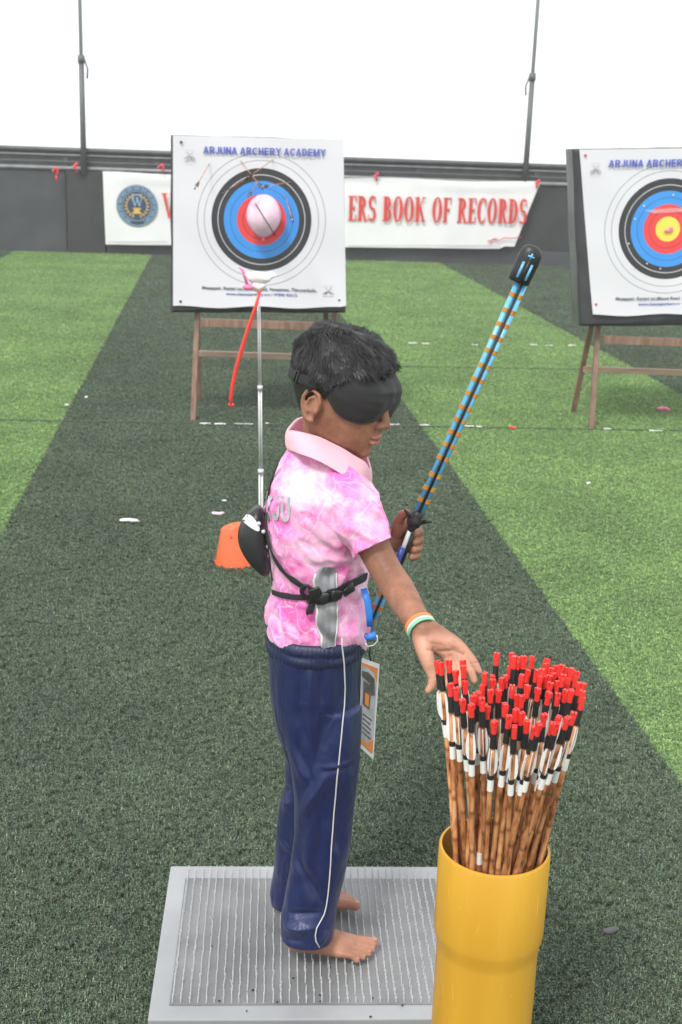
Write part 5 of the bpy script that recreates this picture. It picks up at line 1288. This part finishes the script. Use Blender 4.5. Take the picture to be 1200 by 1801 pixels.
# ================================================================== BLACK BAG AND STRAPS
bag = empty('bag', W(447, 950, 2.16), 'glossy black teardrop bag strapped to the boy\'s lower back', 'bag')
outl = [(458,884),(444,893),(430,907),(421,922),(418,938),(421,955),(429,972),(440,988),(452,1000),(463,1009),(472,1012),(477,1000),(476,980),(473,955),(470,930),(466,905)]
Pc = [W(x, y, 2.16) for x, y in outl]; cen = sum(Pc, Vector())/len(Pc)
def outr(k, dy): return [Vector((cen.x+(p.x-cen.x)*k, p.y+dy, cen.z+(p.z-cen.z)*k)) for p in Pc]
mb = MB(); mb.rings([outr(.02,-.040), outr(.55,-.038), outr(.80,-.033), outr(.86,-.028), outr(.97,-.020), outr(.99,-.016), outr(1,0), outr(.98,.012), outr(.85,.03), outr(.5,.035), outr(.02,.036)])
me = mb.mesh('shell'); recalc(me); me = evalmesh(me, [('SUBSURF', dict(levels=1))]); me.polygons.foreach_set('use_smooth', [True]*len(me.polygons)); bg_b = bvh(me); shift(me, bag.location); link('shell', me, M['black_plastic'], bag)
patch(interp([(902,430,432),(908,428,444),(916,427,450),(924,436,456),(931,446,457),(934,452,456)], np.linspace(902,934,9)), .0008, 'painted_highlight', M['white'], bag, .0005, bg_b, 5)  # highlight of the glossy shell, painted as a white patch
def belt(pts, wpx, nm, parent, out=.003, B=None, upv=None, m_='strap', th=.16):
    P = []
    for i in range(len(pts)-1):
        for f in np.linspace(0, 1, 4, endpoint=False): P.append((pts[i][0]*(1-f)+pts[i+1][0]*f, pts[i][1]*(1-f)+pts[i+1][1]*f))
    P.append(pts[-1]); Q = []; U = []
    for i, (x, y) in enumerate(P):
        p = onshirt(x, y, out, B)
        if p is None: continue
        Q.append(p)
    # smooth
    for _ in range(3): Q = [Q[0]]+[(Q[i-1]+Q[i]*2+Q[i+1])/4 for i in range(1, len(Q)-1)]+[Q[-1]]
    for i, q in enumerate(Q):
        h = sh_b.find_nearest(q); n_ = h[1]; t = (Q[min(i+1,len(Q)-1)]-Q[max(i-1,0)]).normalized(); n_ = n_ if n_.dot(CAMP-q) > 0 else -n_
        U.append(n_.cross(t).normalized())
    for i in range(1, len(U)):
        if U[i].dot(U[i-1]) < 0: U[i] = -U[i]
    mb = MB(); mb.tube(Q, wpx/2/1000, 12, flat=(1, th), up=U); return build(mb, nm, M[m_], parent), Q
mb = MB(); mb.tube([W(x, y, 2.165) for x, y in ((489,815),(483,830),(477,848),(472,868),(469,888),(467,905))], .0042, 10, flat=(1,.45), up=(0,1,0)); build(mb, 'back_strap', M['strap'], bag)
belt([(473,930),(478,955),(486,978),(498,998),(513,1014),(530,1026),(541,1032)], 12, 'shoulder_strap', bag, .006)
belt([(475,900),(474,930),(477,960),(480,990),(484,1022)], 5, 'edge_strap', bag, .006, th=.4)
belt([(484,1040),(500,1046),(520,1049),(540,1048),(560,1046),(575,1042)], 11, 'waist_strap', bag, .006)
belt([(575,1042),(590,1036),(604,1030),(618,1024),(632,1017),(640,1012)], 16, 'waist_strap', bag, .007)
belt([(547,1048),(547,1060),(541,1072),(543,1077)], 14, 'strap_tail', bag, .010)
belt([(541,1025),(533,1032),(532,1042),(541,1048),(550,1042),(549,1031),(541,1025)], 8, 'ring_buckle', bag, .009, m_='black_plastic', th=.5)
belt([(553,1030),(556,1040),(558,1052)], 22, 'ladder_buckle', bag, .012, m_='black_plastic', th=.25)
belt([(562,1050),(580,1044)], 22, 'clip_buckle', bag, .012, m_='black_plastic', th=.32)
belt([(582,1042),(596,1036)], 25, 'clip_buckle', bag, .014, m_='black_plastic', th=.32)
belt([(600,1036),(612,1029)], 20, 'clip_buckle', bag, .013, m_='black_plastic', th=.3)
for (x, y) in ((455,921),(462,935),(470,962)):
    mb = MB(); p = onshirt(x, y, .002, bg_b)
    if p: mb.ell(p, .004, n=10, m=8); build(mb, 'rivet', M['chrome'], bag)

# ================================================================== ID BADGE
bgx = empty('id_badge', W(655, 1150, 2.13), 'id card with white border and orange corners hanging at the boy\'s waist', 'badge')
c4 = [W(637,1157,2.115), W(668,1168,2.16), W(657,1336,2.16), W(632,1313,2.115)]
def qp(a, b, o=0.):
    t = c4[0].lerp(c4[1], a); d_ = c4[3].lerp(c4[2], a); n_ = (c4[1]-c4[0]).cross(c4[3]-c4[0]).normalized(); n_ = n_ if n_.y < 0 else -n_
    return t.lerp(d_, b)+n_*o
def card(poly, o, nm, m_, th=.0008):
    mb = MB(); n = len(poly); vs = [qp(a, b, o) for a, b in poly]+[qp(a, b, o-th) for a, b in poly]
    mb.add(vs, [tuple(range(n)), tuple(range(2*n-1, n-1, -1))]+[(i, n+i, n+(i+1) % n, (i+1) % n) for i in range(n)]); build(mb, nm, M[m_], bgx, smooth=False)
card([(0,0),(1,0),(1,1),(0,1)], 0, 'card', 'card'); card([(0,.05),(.88,.05),(.88,.95),(0,.95)], .0008, 'print', 'cardgrey')
card([(.0,.05),(.88,.05),(.88,.20),(.7,.11),(.3,.08),(0,.08)], .0012, 'orange_corner', 'cardorange'); card([(0,.90),(.5,.885),(.88,.80),(.88,.95),(0,.95)], .0012, 'orange_corner', 'cardorange')
card([(.0,.14),(.35,.13),(.72,.17),(.8,.34),(.62,.36),(.5,.24),(0,.2)], .0016, 'dark_band', 'carddark'); card([(.12,.24),(.56,.26),(.5,.52),(.12,.50)], .0020, 'photo', 'carddark'); card([(.2,.36),(.45,.37),(.42,.5),(.2,.49)], .0024, 'shirt_print', 'cardorange')
for k in range(5): card([(.15,.60+k*.05),(.7-.06*(k % 2),.61+k*.05),(.7-.06*(k % 2),.623+k*.05),(.15,.613+k*.05)], .0014, 'text_line', 'carddark')
mb = MB(); mb.tube([W(640,1035,2.12), W(647,1060,2.11), W(650,1085,2.11), W(651,1102,2.115)], .006, 10, flat=(1,.15), up=(1,0,0)); build(mb, 'lanyard', M['blue_lanyard'], bgx)
mb = MB(); mb.tube([W(644,1122,2.115), W(661,1116,2.115)], .0062, 12); build(mb, 'clip', M['blue_lanyard'], bgx)
mb = MB(); mb.tube([W(663,1117,2.115), W(664,1128,2.115), W(657,1135,2.115), W(646,1137,2.115), W(643,1131,2.115)], .0013, 6); build(mb, 'ring', M['chrome'], bgx)
mb = MB(); mb.tube([W(652,1137,2.115), W(650,1150,2.12), W(652,1162,2.125)], .0018, 6); build(mb, 'hook', M['black_plastic'], bgx)

# ================================================================== LITTER AND SEAMS
def scrap(x, y, lx, ly, lz, m_, lab, yaw=0, nm='scrap', cat='scrap', group=None, z=.02):
    p = G(x, y, z); mb = MB(); mb.ell(p, (lx, ly, lz), Matrix.Rotation(yaw, 3, 'Z'), n=16, m=8); me = mb.mesh(nm, p)
    a = coords(me)
    for i in range(len(a)): a[i] += np.array(noise.noise_vector(Vector(a[i])*40+Vector((x, y, 0))))*min(lx, .02)*.35
    setco(me, a); recalc(me); o = link(nm, me, M[m_], label=lab, cat=cat, group=group); o.location = p; return o
scrap(228, 915, .045, .012, .008, 'white', 'white scrap of foam lying on the dark turf at left', .05)
scrap(384, 903, .030, .006, .007, 'pink_rubber', 'thin pink balloon scrap on the turf above the orange bucket', .3)
scrap(394, 880, .012, .004, .004, 'litter', 'tiny white scrap on the turf above the pink one', .1)
scrap(1167, 719, .045, .012, .012, 'hotpink', 'pink balloon scrap on light turf under the right easel')
scrap(901, 752, .020, .012, .012, 'red_tape', 'small red scrap on the turf seam right of the bow')
scrap(801, 796, .008, .006, .006, 'orange', 'tiny orange scrap by the turf edge beside the bow')
scrap(665, 902, .010, .006, .008, 'white', 'tiny white scrap on the turf left of the far hand')
scrap(1035, 850, .014, .005, .006, 'white', 'tiny white feather scrap on light turf at right', .6)
scrap(700, 457, .16, .03, .02, 'litter', 'white scrap at the foot of the wall beneath the banner')
scrap(1075, 1636, .018, .007, .006, 'rail', 'grey crumb of rubber on the dark turf right of the pipe')
scrap(118, 712, .012, .006, .005, 'litter', 'tiny white scrap on the left light turf strip')
scrap(152, 698, .012, .006, .005, 'litter', 'tiny white scrap just inside the dark turf at left')
# chalk dashes on the turf seams
DW = ['just right of the left easel leg','second one right of the left easel leg','left of the steel rod','dot just right of the steel rod','beside the back of the boy\'s neck','just right of the boy\'s mouth','left of the blue bow','just right of the blue bow','second one right of the blue bow','right of the right easel leg','nearest the right edge of the photo','right of the boy\'s hair','between the hair and the bow','just left of the bow tip half','right of the bow tip','second one right of the bow tip','nearest the right easel']
for k, (x0, x1, y, h) in enumerate(((352,370,744.5,.006),(378,397,745,.006),(412,445,745,.004),(468,473,744,.006),(527,535,743,.005),(684,703,746,.005),(738,756,747,.005),(818,833,749,.006),(838,848,750,.006),(1062,1075,754,.006),(1142,1165,757,.007),(720,735,603,.008),(742,755,604,.008),(830,840,606,.007),(932,945,606,.008),(960,972,607,.006),(999,1012,607,.008))):
    a = G(x0, y, .019); b = G(x1, y+.5, .019); mb = MB(); m_ = 6
    mb.tube([a.lerp(b, i/m_)+Vector((0, random.uniform(-.008,.008), 0)) for i in range(m_+1)], [h*random.uniform(.5,1.3) for _ in range(m_+1)], 6, flat=(1,.5), up=(0,1,0))
    build(mb, 'chalk_dash', M['litter'], label=('white dash on near seam, ' if y > 700 else 'white dash on far seam, ')+DW[k], cat='line mark', group='broken white dashes on near turf seam' if y > 700 else 'broken white dashes on far turf seam')
for (x0, x1, y0, y1) in ((0, 1200, 738, 757), (560, 1200, 642, 652)):
    mb = MB(); P = [G(x0+(x1-x0)*i/40, y0+(y1-y0)*i/40, .0135) for i in range(41)]; P = [p+Vector((0, random.uniform(-.006,.006), 0)) for p in P]
    mb.tube(P, .010, 6, flat=(1,.25), up=(0,1,0)); build(mb, 'turf_seam', mat('seam_dark', (.05,.075,.04), .9), kind='structure')  # dark green line along the turf joint

# ---- thin outdoor haze
mb = MB(); mb.box((0, 6, 3.8), (16, 15, 4.9))
hm = bpy.data.materials.new('haze'); hm.use_nodes = True; n_ = hm.node_tree.nodes; n_.remove(n_['Principled BSDF']); pv = n_.new('ShaderNodeVolumePrincipled')
pv.inputs['Color'].default_value = (.95,.96,.97,1); pv.inputs['Density'].default_value = .0035
hm.node_tree.links.new(pv.outputs[0], n_['Material Output'].inputs['Volume'])
build(mb, 'haze', hm, smooth=False, kind='stuff')
